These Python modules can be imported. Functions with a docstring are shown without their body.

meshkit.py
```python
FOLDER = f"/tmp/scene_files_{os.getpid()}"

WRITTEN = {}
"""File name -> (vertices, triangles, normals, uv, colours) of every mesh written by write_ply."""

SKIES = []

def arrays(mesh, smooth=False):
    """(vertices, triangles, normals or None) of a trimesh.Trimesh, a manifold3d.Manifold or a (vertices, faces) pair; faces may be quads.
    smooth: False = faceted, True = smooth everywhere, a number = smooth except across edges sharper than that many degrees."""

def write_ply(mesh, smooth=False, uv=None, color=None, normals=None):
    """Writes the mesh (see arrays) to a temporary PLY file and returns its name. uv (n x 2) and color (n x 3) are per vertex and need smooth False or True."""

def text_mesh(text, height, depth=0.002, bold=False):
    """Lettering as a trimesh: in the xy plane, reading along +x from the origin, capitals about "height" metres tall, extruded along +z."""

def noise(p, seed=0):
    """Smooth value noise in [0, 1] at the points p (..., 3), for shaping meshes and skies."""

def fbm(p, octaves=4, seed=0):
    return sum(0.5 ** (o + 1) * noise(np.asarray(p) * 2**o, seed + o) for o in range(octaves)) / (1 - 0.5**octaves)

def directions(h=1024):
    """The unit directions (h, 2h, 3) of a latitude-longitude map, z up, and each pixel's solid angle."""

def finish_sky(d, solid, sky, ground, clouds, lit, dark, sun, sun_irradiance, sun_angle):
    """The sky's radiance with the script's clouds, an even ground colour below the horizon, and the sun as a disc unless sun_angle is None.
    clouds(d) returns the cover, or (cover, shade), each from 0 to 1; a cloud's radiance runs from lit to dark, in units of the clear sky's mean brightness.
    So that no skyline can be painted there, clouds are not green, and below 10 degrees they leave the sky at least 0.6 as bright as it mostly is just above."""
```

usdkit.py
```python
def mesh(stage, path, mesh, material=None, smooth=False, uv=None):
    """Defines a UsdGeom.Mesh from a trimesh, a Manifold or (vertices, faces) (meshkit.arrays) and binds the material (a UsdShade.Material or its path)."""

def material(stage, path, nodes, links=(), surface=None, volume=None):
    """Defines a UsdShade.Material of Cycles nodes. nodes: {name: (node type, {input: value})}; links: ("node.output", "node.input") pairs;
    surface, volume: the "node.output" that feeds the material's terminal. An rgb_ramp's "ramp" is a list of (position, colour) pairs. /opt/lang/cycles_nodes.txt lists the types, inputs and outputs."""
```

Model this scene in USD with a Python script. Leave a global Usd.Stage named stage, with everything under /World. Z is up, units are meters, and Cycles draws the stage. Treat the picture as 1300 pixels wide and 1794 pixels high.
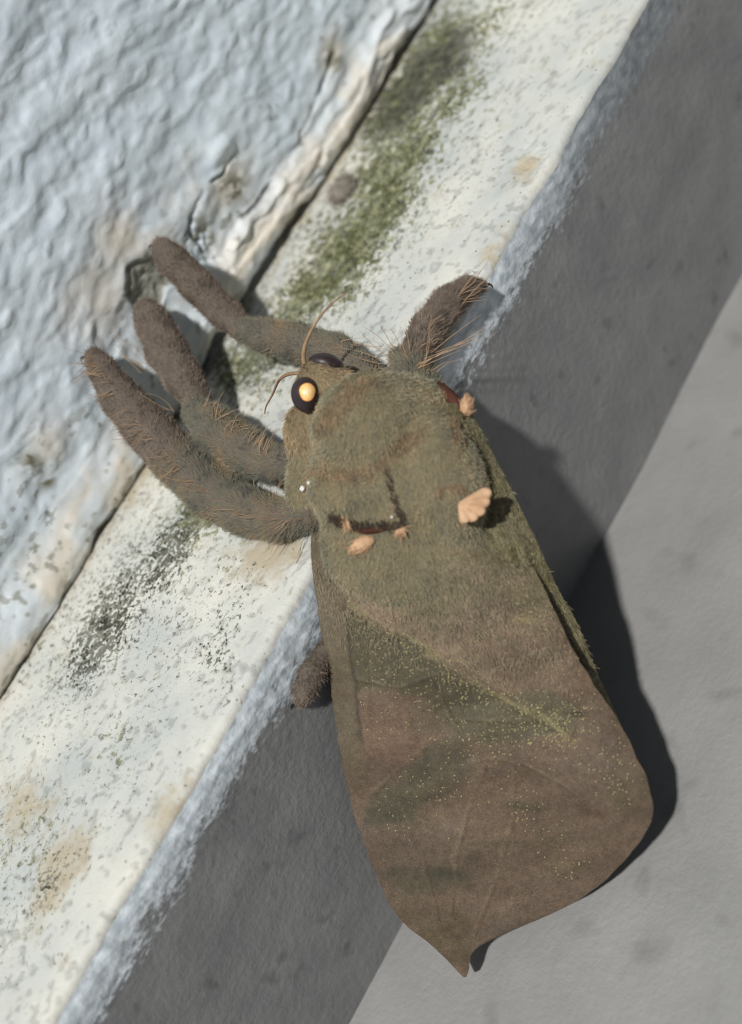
import math
import numpy as np
import trimesh
import usdkit
from meshkit import noise, fbm
from pxr import Gf, Sdf, Usd, UsdGeom, UsdLux, UsdShade, Vt

stage = Usd.Stage.CreateInMemory()
UsdGeom.SetStageUpAxis(stage, 'Z')
UsdGeom.SetStageMetersPerUnit(stage, 1.0)
UsdGeom.Xform.Define(stage, '/World')
UsdGeom.Scope.Define(stage, '/World/Looks')
MM = 0.001

# ------------------------------------------------------------------ camera (a close-up from about 12 cm), light, exposure
VIEW = np.array([[-0.48350615, 0.66635895, -0.56761567],     # right
                 [-0.83783721, -0.16452690, 0.52053790],     # up
                 [0.25347704, 0.72725281, 0.63785009]])      # towards the viewer
EYE = np.array([0.0, 110.2496197, 69.20606361])              # mm
LEDGE_W, LEDGE_H = 28.59, 29.47                              # mm: depth of the ledge, its height over the floor
FOC, CX, CY = 2464.0, 650.0, 897.0

cam = UsdGeom.Camera.Define(stage, '/World/camera')
m4 = np.eye(4); m4[:3, :3] = VIEW; m4[3, :3] = EYE * MM
cam.AddTransformOp().Set(Gf.Matrix4d(*m4.ravel().tolist()))
cam.CreateFocalLengthAttr(50.0)
cam.CreateHorizontalApertureAttr(50.0 * 1300 / FOC)
cam.CreateVerticalApertureAttr(50.0 * 1794 / FOC)
cam.CreateClippingRangeAttr(Gf.Vec2f(0.005, 100.0))
cam.CreateFStopAttr(22.0)
cam.CreateFocusDistanceAttr(0.1135)
cam.CreateExposureAttr(0.0)

SUN_CAM = np.array([-0.40, 0.13, 0.907])
SUN = SUN_CAM @ VIEW; SUN /= np.linalg.norm(SUN)
dome = UsdLux.DomeLight.Define(stage, '/World/sky')
dome.CreateIntensityAttr(1.0)
sky_mat = usdkit.material(stage, '/World/Looks/sky_look', {
    's': ('sky_texture', {'sky_type': 'single_scattering', 'sun_disc': False, 'sun_elevation': float(np.arcsin(SUN[2])), 'sun_rotation': float(np.arctan2(SUN[0], SUN[1]))}),
    'h': ('hsv', {'saturation': 0.45}),
    'b': ('background_shader', {'strength': 0.026})}, [('s.color', 'h.color'), ('h.color', 'b.color')], surface='b.background')
UsdShade.MaterialBindingAPI.Apply(dome.GetPrim()).Bind(sky_mat)
sun = UsdLux.DistantLight.Define(stage, '/World/sun')
sun.CreateIntensityAttr(0.93); sun.CreateAngleAttr(2.5); sun.CreateColorAttr(Gf.Vec3f(1.0, 0.985, 0.955))
sun.GetPrim().CreateAttribute('inputs:normalize', Sdf.ValueTypeNames.Bool).Set(True)
zx = np.cross([0, 0, 1.0], SUN); zx /= np.linalg.norm(zx); zy = np.cross(SUN, zx)
r4 = np.eye(4); r4[0, :3], r4[1, :3], r4[2, :3] = zx, zy, SUN
sun.AddTransformOp().Set(Gf.Matrix4d(*r4.ravel().tolist()))

# ------------------------------------------------------------------ helpers
def at(x, y, d):
    """World point (mm) seen at a place of the photograph, d mm in front of the lens."""
    x, y, d = np.broadcast_arrays(np.asarray(x, float), np.asarray(y, float), np.asarray(d, float))
    q = np.stack([(x - CX) / FOC * d, -(y - CY) / FOC * d, -d], -1)
    return EYE + q @ VIEW

def on_plane(x, y, axis, value):
    o, p = EYE, at(x, y, 100.0)
    t = (value - o[axis]) / (p - o)[..., axis]
    return o + (p - o) * t[..., None]

def sstep(a, b, x):
    t = np.clip((np.asarray(x, float) - a) / (b - a), 0, 1)
    return t * t * (3 - 2 * t)

taken = {}
def numbered(path):
    k = taken.get(path, 0); taken[path] = k + 1
    return path if k == 0 else f'{path}_{k:03d}'

def tag(p, label=None, cat=None, group=None, kind=None):
    p = p.GetPrim() if hasattr(p, 'GetPrim') else p
    for k, v in (('label', label), ('category', cat), ('group', group), ('kind', kind)):
        if v: p.SetCustomDataByKey(k, v)
    return p

def thing(name, label, cat, loc=(0, 0, 0), group=None):
    x = UsdGeom.Xform.Define(stage, numbered('/World/' + name))
    x.AddTranslateOp().Set(Gf.Vec3d(*[float(v) for v in loc]))
    return tag(x, label, cat, group)

def base_of(parent):
    """World offset (m) of the Xform that a part hangs under."""
    off = np.zeros(3); p = parent
    while p and p.GetPath() != Sdf.Path('/World') and p.GetPath() != Sdf.Path('/'):
        a = p.GetAttribute('xformOp:translate')
        if a and a.HasAuthoredValue(): off += np.array(a.Get())
        p = p.GetParent()
    return off

def part(name, mesh, mat, parent=None, smooth=True, colors=None, extra=None):
    """mesh in world mm"""
    root = '/World' if parent is None else str(parent.GetPath())
    off = np.zeros(3) if parent is None else base_of(parent)
    v, f = (np.asarray(mesh[0], float), np.asarray(mesh[1], int)) if isinstance(mesh, tuple) else (np.array(mesh.vertices), np.array(mesh.faces))
    m = usdkit.mesh(stage, numbered(f'{root}/{name}'), (v * MM - off, f), mat, smooth=smooth)
    for key, c in (('tint', colors), ('masks', extra)):
        if c is not None:
            UsdGeom.PrimvarsAPI(m).CreatePrimvar(key, Sdf.ValueTypeNames.Color3fArray, 'vertex').Set(Vt.Vec3fArray.FromNumpy(np.asarray(c, np.float32)))
    return m.GetPrim()

def grid_faces(nu, nv, flip=False):
    i, j = np.meshgrid(np.arange(nu - 1), np.arange(nv - 1), indexing='ij')
    a = i * nv + j
    q = np.stack([a, a + 1, a + nv + 1, a + nv], -1).reshape(-1, 4)
    if flip: q = q[:, ::-1]
    return np.vstack([q[:, [0, 1, 2]], q[:, [0, 2, 3]]])

def strands(name, pts, widths, mat, parent, kind='stuff', label=None):
    """pts (n, k, 3) in world mm; widths (n, k) mm"""
    off = base_of(parent)
    n, k = pts.shape[:2]
    c = UsdGeom.BasisCurves.Define(stage, numbered(f'{parent.GetPath()}/{name}'))
    c.CreateTypeAttr('linear')
    c.CreateCurveVertexCountsAttr(Vt.IntArray.FromNumpy(np.full(n, k, np.int32)))
    c.CreatePointsAttr(Vt.Vec3fArray.FromNumpy((pts.reshape(-1, 3) * MM - off).astype(np.float32)))
    c.CreateWidthsAttr(Vt.FloatArray.FromNumpy((widths.ravel() * MM).astype(np.float32))); c.SetWidthsInterpolation('vertex')
    UsdShade.MaterialBindingAPI.Apply(c.GetPrim()).Bind(mat)
    return tag(c, label, kind=kind)

def mat(name, nodes, links, surface='p.BSDF'):
    return usdkit.material(stage, '/World/Looks/' + name, nodes, links, surface=surface)

def polyline_dist(x, y, pts):
    d = np.full(np.shape(x), 1e9)
    for (ax, ay), (bx, by) in zip(pts[:-1], pts[1:]):
        t = np.clip(((x - ax) * (bx - ax) + (y - ay) * (by - ay)) / max((bx - ax) ** 2 + (by - ay) ** 2, 1e-9), 0, 1)
        d = np.minimum(d, np.hypot(x - ax - t * (bx - ax), y - ay - t * (by - ay)))
    return d

def poly_sd(x, y, pts):
    """Signed distance to a polygon, positive inside."""
    d = polyline_dist(x, y, list(pts) + [pts[0]])
    inside = np.zeros(np.shape(x), bool)
    for (ax, ay), (bx, by) in zip(pts, list(pts[1:]) + [pts[0]]):
        c = (ay > y) != (by > y)
        inside ^= c & (x < (bx - ax) * (y - ay) / ((by - ay) if by != ay else 1e-9) + ax)
    return np.where(inside, d, -d)

def n3(a, b, c, seed, octaves=3):
    return fbm(np.stack(np.broadcast_arrays(a, b, c), -1), octaves, seed)

# ------------------------------------------------------------------ materials of the masonry
PX = 1.0 / MM     # texture scales below are per mm
def pos_nodes(scale=(1, 1, 1)):
    return {'g': ('geometry', {}), 'm': ('mapping', {'scale': tuple(PX * s for s in scale)})}, [('g.position', 'm.vector')]

n, l = pos_nodes((0.6, 1, 1))
wall_mat = mat('wall_paint', {**n,
    'a': ('attribute', {'attribute': 'tint'}),
    'n1': ('noise_texture', {'scale': 3.2, 'detail': 5.0, 'roughness': 0.6}),
    'n2': ('noise_texture', {'scale': 0.25, 'detail': 3.0}),
    'r2': ('rgb_ramp', {'ramp': [(0.3, (0.90, 0.93, 0.96)), (0.7, (1, 1, 1))]}),
    'x': ('mix', {'mix_type': 'multiply', 'fac': 1.0}),
    'b': ('bump', {'strength': 0.22, 'distance': 0.00014}),
    'p': ('principled_bsdf', {'roughness': 0.5, 'specular_ior_level': 0.4})},
    l + [('m.vector', 'n1.vector'), ('m.vector', 'n2.vector'), ('n2.fac', 'r2.fac'), ('a.color', 'x.color1'), ('r2.color', 'x.color2'), ('x.color', 'p.base_color'), ('n1.fac', 'b.height'), ('b.normal', 'p.normal')])

def ledge_material():
    n, l = pos_nodes()
    nodes = {**n,
        'a': ('attribute', {'attribute': 'tint'}), 'k': ('attribute', {'attribute': 'masks'}), 'ks': ('separate_color', {}),
        # fine speckle: green algae, grey black lichen, beige dirt
        'sp1': ('noise_texture', {'scale': 1.2, 'detail': 8.0, 'roughness': 0.74, 'distortion': 0.3}),
        'sp2': ('noise_texture', {'scale': 2.2, 'detail': 6.0, 'roughness': 0.68, 'distortion': 0.5}),
        'sp3': ('noise_texture', {'scale': 0.55, 'detail': 6.0, 'roughness': 0.65}),
        'c1': ('map_range', {'from_min': 0.28, 'from_max': 0.72}), 'c2': ('map_range', {'from_min': 0.28, 'from_max': 0.72}),
        'add1': ('math', {'math_type': 'add'}), 'add2': ('math', {'math_type': 'add'}), 'add3': ('math', {'math_type': 'add'}),
        's1': ('map_range', {'range_type': 'smoothstep', 'from_min': 0.95, 'from_max': 1.2, 'to_max': 0.92, 'clamp': True}),
        's2': ('map_range', {'range_type': 'smoothstep', 'from_min': 1.00, 'from_max': 1.12, 'to_max': 0.9, 'clamp': True}),
        's3': ('map_range', {'range_type': 'smoothstep', 'from_min': 0.8, 'from_max': 1.25, 'clamp': True}),
        'gcol': ('rgb_ramp', {'ramp': [(0.36, (0.045, 0.047, 0.024)), (0.48, (0.115, 0.12, 0.055)), (0.60, (0.28, 0.285, 0.16)), (0.70, (0.52, 0.525, 0.40))]}),
        'gn': ('noise_texture', {'scale': 1.1, 'detail': 6.0, 'roughness': 0.68}),
        'kcol': ('rgb_ramp', {'ramp': [(0.35, (0.045, 0.046, 0.036)), (0.65, (0.15, 0.15, 0.115))]}),
        'x3': ('mix', {'color2': (0.43, 0.375, 0.275)}), 'x1': ('mix', {}), 'x2': ('mix', {}),
        'vo': ('voronoi_texture', {'scale': 1.9, 'randomness': 1.0}), 'vr': ('separate_color', {}), 'vd': ('vector_math', {'math_type': 'add'}), 'vn': ('noise_texture', {'scale': 3.0, 'detail': 2.0}), 'vs': ('vector_math', {'math_type': 'multiply', 'vector2': (0.28, 0.28, 0.28)}),
        'vq': ('map_range', {'from_min': 0.40, 'from_max': 1.0, 'to_min': 0.0, 'to_max': 0.24, 'clamp': True}), 'vk': ('math', {'math_type': 'subtract'}), 'vm': ('map_range', {'range_type': 'smoothstep', 'from_min': 0.0, 'from_max': 0.09, 'to_max': 0.85, 'clamp': True}), 'x4': ('mix', {'color2': (0.13, 0.12, 0.085)}),
        'fine': ('noise_texture', {'scale': 5.0, 'detail': 4.0, 'roughness': 0.65}),
        'b': ('bump', {'strength': 0.4, 'distance': 0.00014}),
        'p': ('principled_bsdf', {'roughness': 0.62, 'specular_ior_level': 0.3})}
    links = l + [('k.color', 'ks.color')]
    for q in ('sp1', 'sp2', 'sp3', 'gn', 'fine'): links.append(('m.vector', q + '.vector'))
    links += [('sp1.fac', 'c1.value'), ('c1.result', 'add1.value1'), ('ks.r', 'add1.value2'), ('add1.value', 's1.value'),
              ('sp2.fac', 'c2.value'), ('c2.result', 'add2.value1'), ('ks.g', 'add2.value2'), ('add2.value', 's2.value'),
              ('sp3.fac', 'add3.value1'), ('ks.b', 'add3.value2'), ('add3.value', 's3.value'),
              ('gn.fac', 'gcol.fac'), ('gn.fac', 'kcol.fac'),
              ('s3.result', 'x3.fac'), ('a.color', 'x3.color1'),
              ('s1.result', 'x1.fac'), ('x3.color', 'x1.color1'), ('gcol.color', 'x1.color2'),
              ('s2.result', 'x2.fac'), ('x1.color', 'x2.color1'), ('kcol.color', 'x2.color2'),
              ('m.vector', 'vn.vector'), ('vn.color', 'vs.vector1'), ('m.vector', 'vd.vector1'), ('vs.vector', 'vd.vector2'), ('vd.vector', 'vo.vector'), ('vo.color', 'vr.color'), ('vr.r', 'vq.value'), ('vq.result', 'vk.value1'), ('vo.distance', 'vk.value2'), ('vk.value', 'vm.value'), ('vm.result', 'x4.fac'), ('x2.color', 'x4.color1'),
              ('x4.color', 'p.base_color'), ('fine.fac', 'b.height'), ('b.normal', 'p.normal')]
    return mat('ledge_top_look', nodes, links)
ledge_mat = ledge_material()

def front_material():
    """Dark grey paint on the riser; the white paint of the ledge laps over the edge in a ragged strip with flecks below it."""
    n, l = pos_nodes()
    nodes = {**n,
        'sep': ('separate_xyz', {}),
        'st': ('mapping', {'scale': (PX * 0.5, PX, PX)}),
        'e1': ('noise_texture', {'scale': 0.5, 'detail': 4.0, 'roughness': 0.6}),
        'e2': ('noise_texture', {'scale': 2.6, 'detail': 3.0, 'roughness': 0.6}),
        'zz': ('map_range', {'from_min': -0.0066, 'from_max': 0.0, 'to_min': -0.30, 'to_max': 0.42}),
        'mz': ('math', {'math_type': 'multiply_add', 'value2': 0.6}),
        'eh': ('math', {'math_type': 'multiply', 'value2': 0.5}), 'sum': ('math', {'math_type': 'add'}),
        'w': ('map_range', {'range_type': 'smoothstep', 'from_min': 0.46, 'from_max': 0.64, 'clamp': True}),
        'gn': ('noise_texture', {'scale': 0.22, 'detail': 5.0, 'roughness': 0.6}),
        'gc': ('rgb_ramp', {'ramp': [(0.3, (0.160, 0.162, 0.165)), (0.7, (0.210, 0.210, 0.210))]}),
        'dn': ('noise_texture', {'scale': 0.4, 'detail': 2.0}),
        'dc': ('rgb_ramp', {'ramp': [(0.22, (0.66, 0.66, 0.66)), (0.36, (1, 1, 1))]}),
        'gm': ('mix', {'mix_type': 'multiply', 'fac': 1.0}),
        'wn': ('noise_texture', {'scale': 1.6, 'detail': 4.0}),
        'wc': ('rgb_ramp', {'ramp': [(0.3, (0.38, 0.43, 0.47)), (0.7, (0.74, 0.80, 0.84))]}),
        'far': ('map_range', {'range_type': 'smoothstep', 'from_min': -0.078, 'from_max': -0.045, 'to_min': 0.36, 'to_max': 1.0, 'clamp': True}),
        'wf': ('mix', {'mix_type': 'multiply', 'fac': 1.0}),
        'x': ('mix', {}),
        'bn': ('noise_texture', {'scale': 1.3, 'detail': 5.0, 'roughness': 0.6}),
        'b': ('bump', {'strength': 0.55, 'distance': 0.00025}),
        'p': ('principled_bsdf', {'roughness': 0.4, 'specular_ior_level': 0.4})}
    links = l + [('g.position', 'sep.vector'), ('g.position', 'st.vector'), ('st.vector', 'e1.vector'), ('st.vector', 'e2.vector'), ('sep.z', 'zz.value'),
                 ('e1.fac', 'eh.value1'), ('e2.fac', 'mz.value1'), ('eh.value', 'mz.value3'), ('mz.value', 'sum.value1'), ('zz.result', 'sum.value2'), ('sum.value', 'w.value'),
                 ('m.vector', 'gn.vector'), ('gn.fac', 'gc.fac'), ('m.vector', 'dn.vector'), ('dn.fac', 'dc.fac'), ('gc.color', 'gm.color1'), ('dc.color', 'gm.color2'),
                 ('st.vector', 'wn.vector'), ('wn.fac', 'wc.fac'),
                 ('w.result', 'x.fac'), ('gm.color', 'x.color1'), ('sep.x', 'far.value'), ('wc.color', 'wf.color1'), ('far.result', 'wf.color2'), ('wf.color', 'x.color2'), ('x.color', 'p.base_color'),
                 ('m.vector', 'bn.vector'), ('bn.fac', 'b.height'), ('b.normal', 'p.normal')]
    return mat('riser_paint', nodes, links)
front_mat = front_material()

n, l = pos_nodes()
floor_mat = mat('floor_concrete', {**n,
    'n1': ('noise_texture', {'scale': 0.09, 'detail': 6.0, 'roughness': 0.6}),
    'r1': ('rgb_ramp', {'ramp': [(0.3, (0.222, 0.220, 0.212)), (0.7, (0.285, 0.282, 0.272))]}),
    'n2': ('noise_texture', {'scale': 0.28, 'detail': 1.0}),
    'r2': ('rgb_ramp', {'ramp': [(0.22, (0.80, 0.80, 0.79)), (0.38, (1, 1, 1))]}),
    'n3': ('noise_texture', {'scale': 1.6, 'detail': 5.0, 'roughness': 0.65}),
    'x': ('mix', {'mix_type': 'multiply', 'fac': 1.0}),
    'b': ('bump', {'strength': 0.5, 'distance': 0.00025}),
    'p': ('principled_bsdf', {'roughness': 0.55, 'specular_ior_level': 0.3})},
    l + [('m.vector', 'n1.vector'), ('m.vector', 'n2.vector'), ('m.vector', 'n3.vector'), ('n1.fac', 'r1.fac'), ('n2.fac', 'r2.fac'), ('r1.color', 'x.color1'), ('r2.color', 'x.color2'),
         ('x.color', 'p.base_color'), ('n3.fac', 'b.height'), ('b.normal', 'p.normal')])

# ------------------------------------------------------------------ floor
s = 8000.0
fx = np.array([-s, -140, -60, 20, 100, s]); fy = np.array([LEDGE_W - 30, 60, 120, 300, s])
V = np.array([[x, y, -LEDGE_H] for x in fx for y in fy])
tag(part('floor', (V, grid_faces(len(fx), len(fy), True)), floor_mat, smooth=False), 'pale grey concrete floor below the ledge', kind='structure')

# ------------------------------------------------------------------ the ledge: pitted white top with rounded edge, grey riser below
XS = np.concatenate([[-1500, -800, -400, -220, -160], np.arange(-130, -66, 0.34), np.arange(-66, 24, 0.15), np.arange(24, 40, 0.8), [60, 120, 300, 800, 1500]])
ledge = thing('ledge', 'weathered white concrete ledge with green and black algae, under the moth', 'ledge')

def blob(x, y, px, py, r, along=1.0):
    """Soft round mask on the ledge top round the place seen at a photograph point; along stretches it along the ledge."""
    c = on_plane(px, py, 2, 0.0)
    x = x + WPX; y = y + WPY
    return np.exp(-(((x - c[0]) / along) ** 2 + (y - c[1]) ** 2) / r ** 2)

def ledge_edge(x):
    return LEDGE_W + 0.35 * (n3(x * 0.16, 0, 0, 5) - 0.5) * 2 + 0.10 * (n3(x * 1.1, 0, 3, 6) - 0.5) * 2

RAD = 0.8
ys = np.concatenate([np.arange(-2.5, LEDGE_W - 1.6, 0.15)])
ang = np.linspace(0, np.pi / 2, 9)
nt = len(ys)
X = XS[:, None]
E = ledge_edge(XS)[:, None]
top_y = np.broadcast_to(ys[None, :], (len(XS), nt)).copy()
top_y = np.where(top_y > 20, 20 + (top_y - 20) * (E - RAD - 20) / (ys[-1] - 20), top_y)
arc_y = E - RAD + RAD * np.sin(ang[1:])[None]; arc_z = -RAD + RAD * np.cos(ang[1:])[None]
TY = np.concatenate([top_y, np.broadcast_to(arc_y, (len(XS), 8))], 1)
TZ = np.concatenate([np.zeros_like(top_y), np.broadcast_to(arc_z, (len(XS), 8))], 1)
TX = np.broadcast_to(X, TY.shape)
WPX = 3.4 * (n3(TX * 0.28, TY * 0.28, 2, 15, 4) - 0.5); WPY = 3.0 * (n3(TX * 0.28, TY * 0.28, 6, 16, 4) - 0.5)
pit = n3(TX * 1.1, TY * 1.1, TZ, 11, 4)
pits = sstep(0.62, 0.74, n3(TX * 1.5, TY * 1.8, TZ, 14, 2))
TZ = TZ + 0.30 * (n3(TX * 0.14, TY * 0.14, 0, 12) - 0.5) + 0.09 * (pit - 0.5) - 0.06 * pits - 0.35 * blob(TX, TY, 930, 275, 1.6, 1.4) * sstep(0.3, 0.6, pit)
TY = TY + np.where(np.arange(TY.shape[1]) >= nt, 0.12 * (pit - 0.5), 0)
P = np.stack([TX, TY, TZ], -1)
g = sum(0.56 * a * blob(TX, TY, q[0], q[1], q[2] * 1.3, *q[3:]) for a, *q in [(.62, 760, 60, 4, 1.2), (.62, 720, 170, 4, 1.3), (.60, 690, 260, 4.6, 1.4), (.62, 640, 390, 4.6, 1.3), (.52, 600, 470, 3.6, 1.2), (.4, 540, 520, 3.4), (.40, 430, 660, 3.4),
                                            (.36, 390, 630, 3), (.6, 340, 920, 2.6), (.5, 370, 870, 2.2), (.42, 365, 890, 1.8), (.30, 860, 40, 3), (.35, 820, 150, 2.5), (.26, 130, 1180, 2), (.3, 210, 1310, 2.2), (.22, 60, 1470, 3), (.2, 500, 640, 4), (.2, 120, 1350, 3)])
k = sum((0.56 if a > .3 else 0.8) * a * blob(TX, TY, q[0], q[1], q[2] * 1.3, *q[3:]) for a, *q in [(1.05, 775, 95, 2.9, 1.2), (1.05, 735, 150, 2.7, 1.3), (.8, 690, 190, 2.2), (.43, 215, 1030, 3.2, 1.2), (.46, 180, 1110, 2.6), (.34, 140, 1180, 2.2), (.40, 320, 935, 2.6), (.36, 300, 985, 1.8),
                                            (.34, 400, 1080, 1.9, 1.4), (.34, 665, 225, 2.0), (.34, 370, 1165, 1.7), (.30, 440, 650, 2.4), (.34, 560, 400, 1.6), (.3, 610, 465, 1.6), (.36, 75, 1570, 1.5, 1.5), (.3, 95, 1685, 1.0), (.3, 400, 1210, 1.2)])
k = k + 0.10 * sstep(6, 1.0, TY) + 0.26 + 0.22 * (n3(TX * 0.13, TY * 0.13, 0, 21) - 0.5) + 0.08 * pits - 0.10 * sstep(LEDGE_W - 6, LEDGE_W - 1, TY)
k = k - 0.08 * sstep(-60, -75, TX) 
g = g + 0.30 + 0.34 * (n3(TX * 0.10, TY * 0.16, 4, 22) - 0.5) - 0.25 * sstep(LEDGE_W - 9, LEDGE_W - 2, TY)
bb = 0.24 + 0.34 * (n3(TX * 0.15, TY * 0.2, 0, 24) - 0.4) + sum(a * blob(TX, TY, *q) for a, *q in [(.40, 920, 285, 1.2, 1.4), (.38, 75, 1590, 1.8, 1.5), (.3, 100, 1690, 1.2), (.3, 470, 950, 3), (.3, 255, 850, 2.5, 2), (.25, 300, 1420, 3), (.3, 30, 1420, 4), (.3, 860, 440, 1.6), (.35, 120, 1510, 3), (.35, 500, 960, 3)])
bb = bb + 0.22 * sstep(3.0, 0.3, TY)
tone = np.clip(0.5 + 1.5 * (n3(TX * 0.16, TY * 0.2, 0, 31, 4) - 0.5), 0, 1)[..., None]
tint = np.array([0.44, 0.465, 0.45]) * (1 - tone) + np.array([0.64, 0.625, 0.56]) * tone
tint = tint * (1 - 0.25 * pits[..., None])
part('ledge_top', (P.reshape(-1, 3), grid_faces(len(XS), P.shape[1], True)), ledge_mat, ledge, colors=tint.reshape(-1, 3), extra=np.clip(np.stack([g, k, bb], -1), 0, 1).reshape(-1, 3))

zs = np.concatenate([np.arange(-RAD, -10, -0.15), np.arange(-10, -LEDGE_H - 0.6, -0.3)])
FX = np.broadcast_to(X, (len(XS), len(zs))); FZ = np.broadcast_to(zs[None], FX.shape)
rel = 0.5 * (n3(FX * 0.06, 0, FZ * 0.1, 41) - 0.5) + 0.13 * sstep(-9, -1, FZ) * (n3(FX * 0.9 + FZ * .8, 2, FZ * 1.5 - FX * .35, 43) - 0.5)
lap = sstep(-4.5 - 2.5 * n3(FX * 0.25, 0, 0, 44), -0.5, FZ)
fade = sstep(-RAD, -2.0, FZ)
FY = E * (1 - sstep(-1.5, -7, FZ)) + LEDGE_W * sstep(-1.5, -7, FZ) + 0.18 * lap * fade + rel * fade - 0.001
FY[:, 0] = P[:, -1, 1]
FZ = FZ.copy(); FZ[:, 0] = P[:, -1, 2]
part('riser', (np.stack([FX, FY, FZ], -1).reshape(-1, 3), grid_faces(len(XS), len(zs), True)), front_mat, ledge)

# ------------------------------------------------------------------ the wall: thick lumpy paint with a broken lip over the ledge
wall = thing('wall', 'lumpy blue white painted wall rising behind the ledge', 'wall')
WX = XS
zs = np.concatenate([[0.0, 0.02, 0.05], np.arange(0.12, 40, 0.15), np.arange(40, 60, 0.6), [80, 150, 400, 1200]])
x = WX[:, None]; z = zs[None, :]
wx, wz = np.broadcast_arrays(x, z)
warp = (n3(wx * 0.12, 0, wz * 0.15, 51) - 0.5) * 5
low = n3(wx * 0.075, 0, wz * 0.11, 52) - 0.5
lump = n3((wx + warp) * 0.20, 1, (wz + warp * .4) * 0.40, 53, 2)
rid = 1 - np.abs(n3((wx - warp) * 0.26, 3, (wz + warp * .5) * 0.5, 54, 3) * 2 - 1)
fine = n3(wx * 0.7, 5, wz * 1.1, 55, 3) - 0.5
u1, v1 = wx * 0.86 + wz * 0.9, -wx * 0.30 + wz * 1.55
lump2 = n3(u1 * 0.24, 4, v1 * 0.24, 68, 2); lump3 = n3(wx * 0.50 - wz * .3, 6, wz * 0.75 + wx * .2, 69, 2)
pim = sstep(0.70, 0.90, n3(u1 * 0.5, 8, v1 * 0.5, 70, 1))
big = sstep(.25, .75, n3(u1 * 0.15, 4, v1 * 0.17, 73, 1))
e1 = n3(wx * 0.36 + wz * .2, 2, wz * 0.55 - wx * .16, 74, 2); e2 = n3(wx * 0.5 - wz * .3, 9, wz * 0.62 + wx * .26, 75, 2)
rel = 0.9 * low + 0.30 * (big - .5) + 0.20 * (sstep(.25, .78, e1) - 0.5) + 0.17 * (sstep(.3, .8, e2) - 0.5) + 0.10 * (lump3 - 0.5) + 0.09 * pim + 0.07 * fine
# image places on the wall plane, for the cracks and chips
def wpl(pts):
    w = on_plane(np.array([p[0] for p in pts]), np.array([p[1] for p in pts]), 1, 0.4)
    return [(q[0], q[2]) for q in w]
fil = sstep(-36, -42, wx)                                       # the ridge of filler at the foot runs along the far part only
ridge_h = 4.0 + 0.9 * (n3(wx * 0.2, 0, 0, 56) - 0.5) * 2
rel = rel * (1 - 0.35 * sstep(7, 2, wz))
rel = rel + fil * (0.95 * sstep(ridge_h + 0.3, ridge_h - 0.9, wz) * (0.55 + 0.45 * np.sin(np.clip(wz / ridge_h, 0, 1) * np.pi)))
rel = rel + fil * sstep(ridge_h + .8, ridge_h - 1, wz) * (0.45 * (n3(wx * .5, 3, wz * .9, 77, 3) - .5) + 0.3 * (sstep(.45, .55, n3(wx * .22, 3, wz * .8, 78, 2)) - .5))
rel = rel + (1 - fil) * 1.0 * sstep(5.5, 1.0, wz) + 0.25
cracks = np.full(wx.shape, 1e9)
jit = (n3(wx * 0.9, 0, wz * 0.9, 57) - 0.5) * 0.9
for pl, wd in [([(590, 100), (570, 150), (545, 210), (510, 300), (470, 360), (440, 395)], 0.30), ([(418, 285), (402, 318), (385, 335)], 0.28), ([(372, 350), (352, 395), (340, 420)], 0.4), ([(345, 410), (370, 440), (385, 470)], 0.35)]:
    cracks = np.minimum(cracks, polyline_dist(wx + jit, wz + jit * .6, wpl(pl)) / wd)
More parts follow.
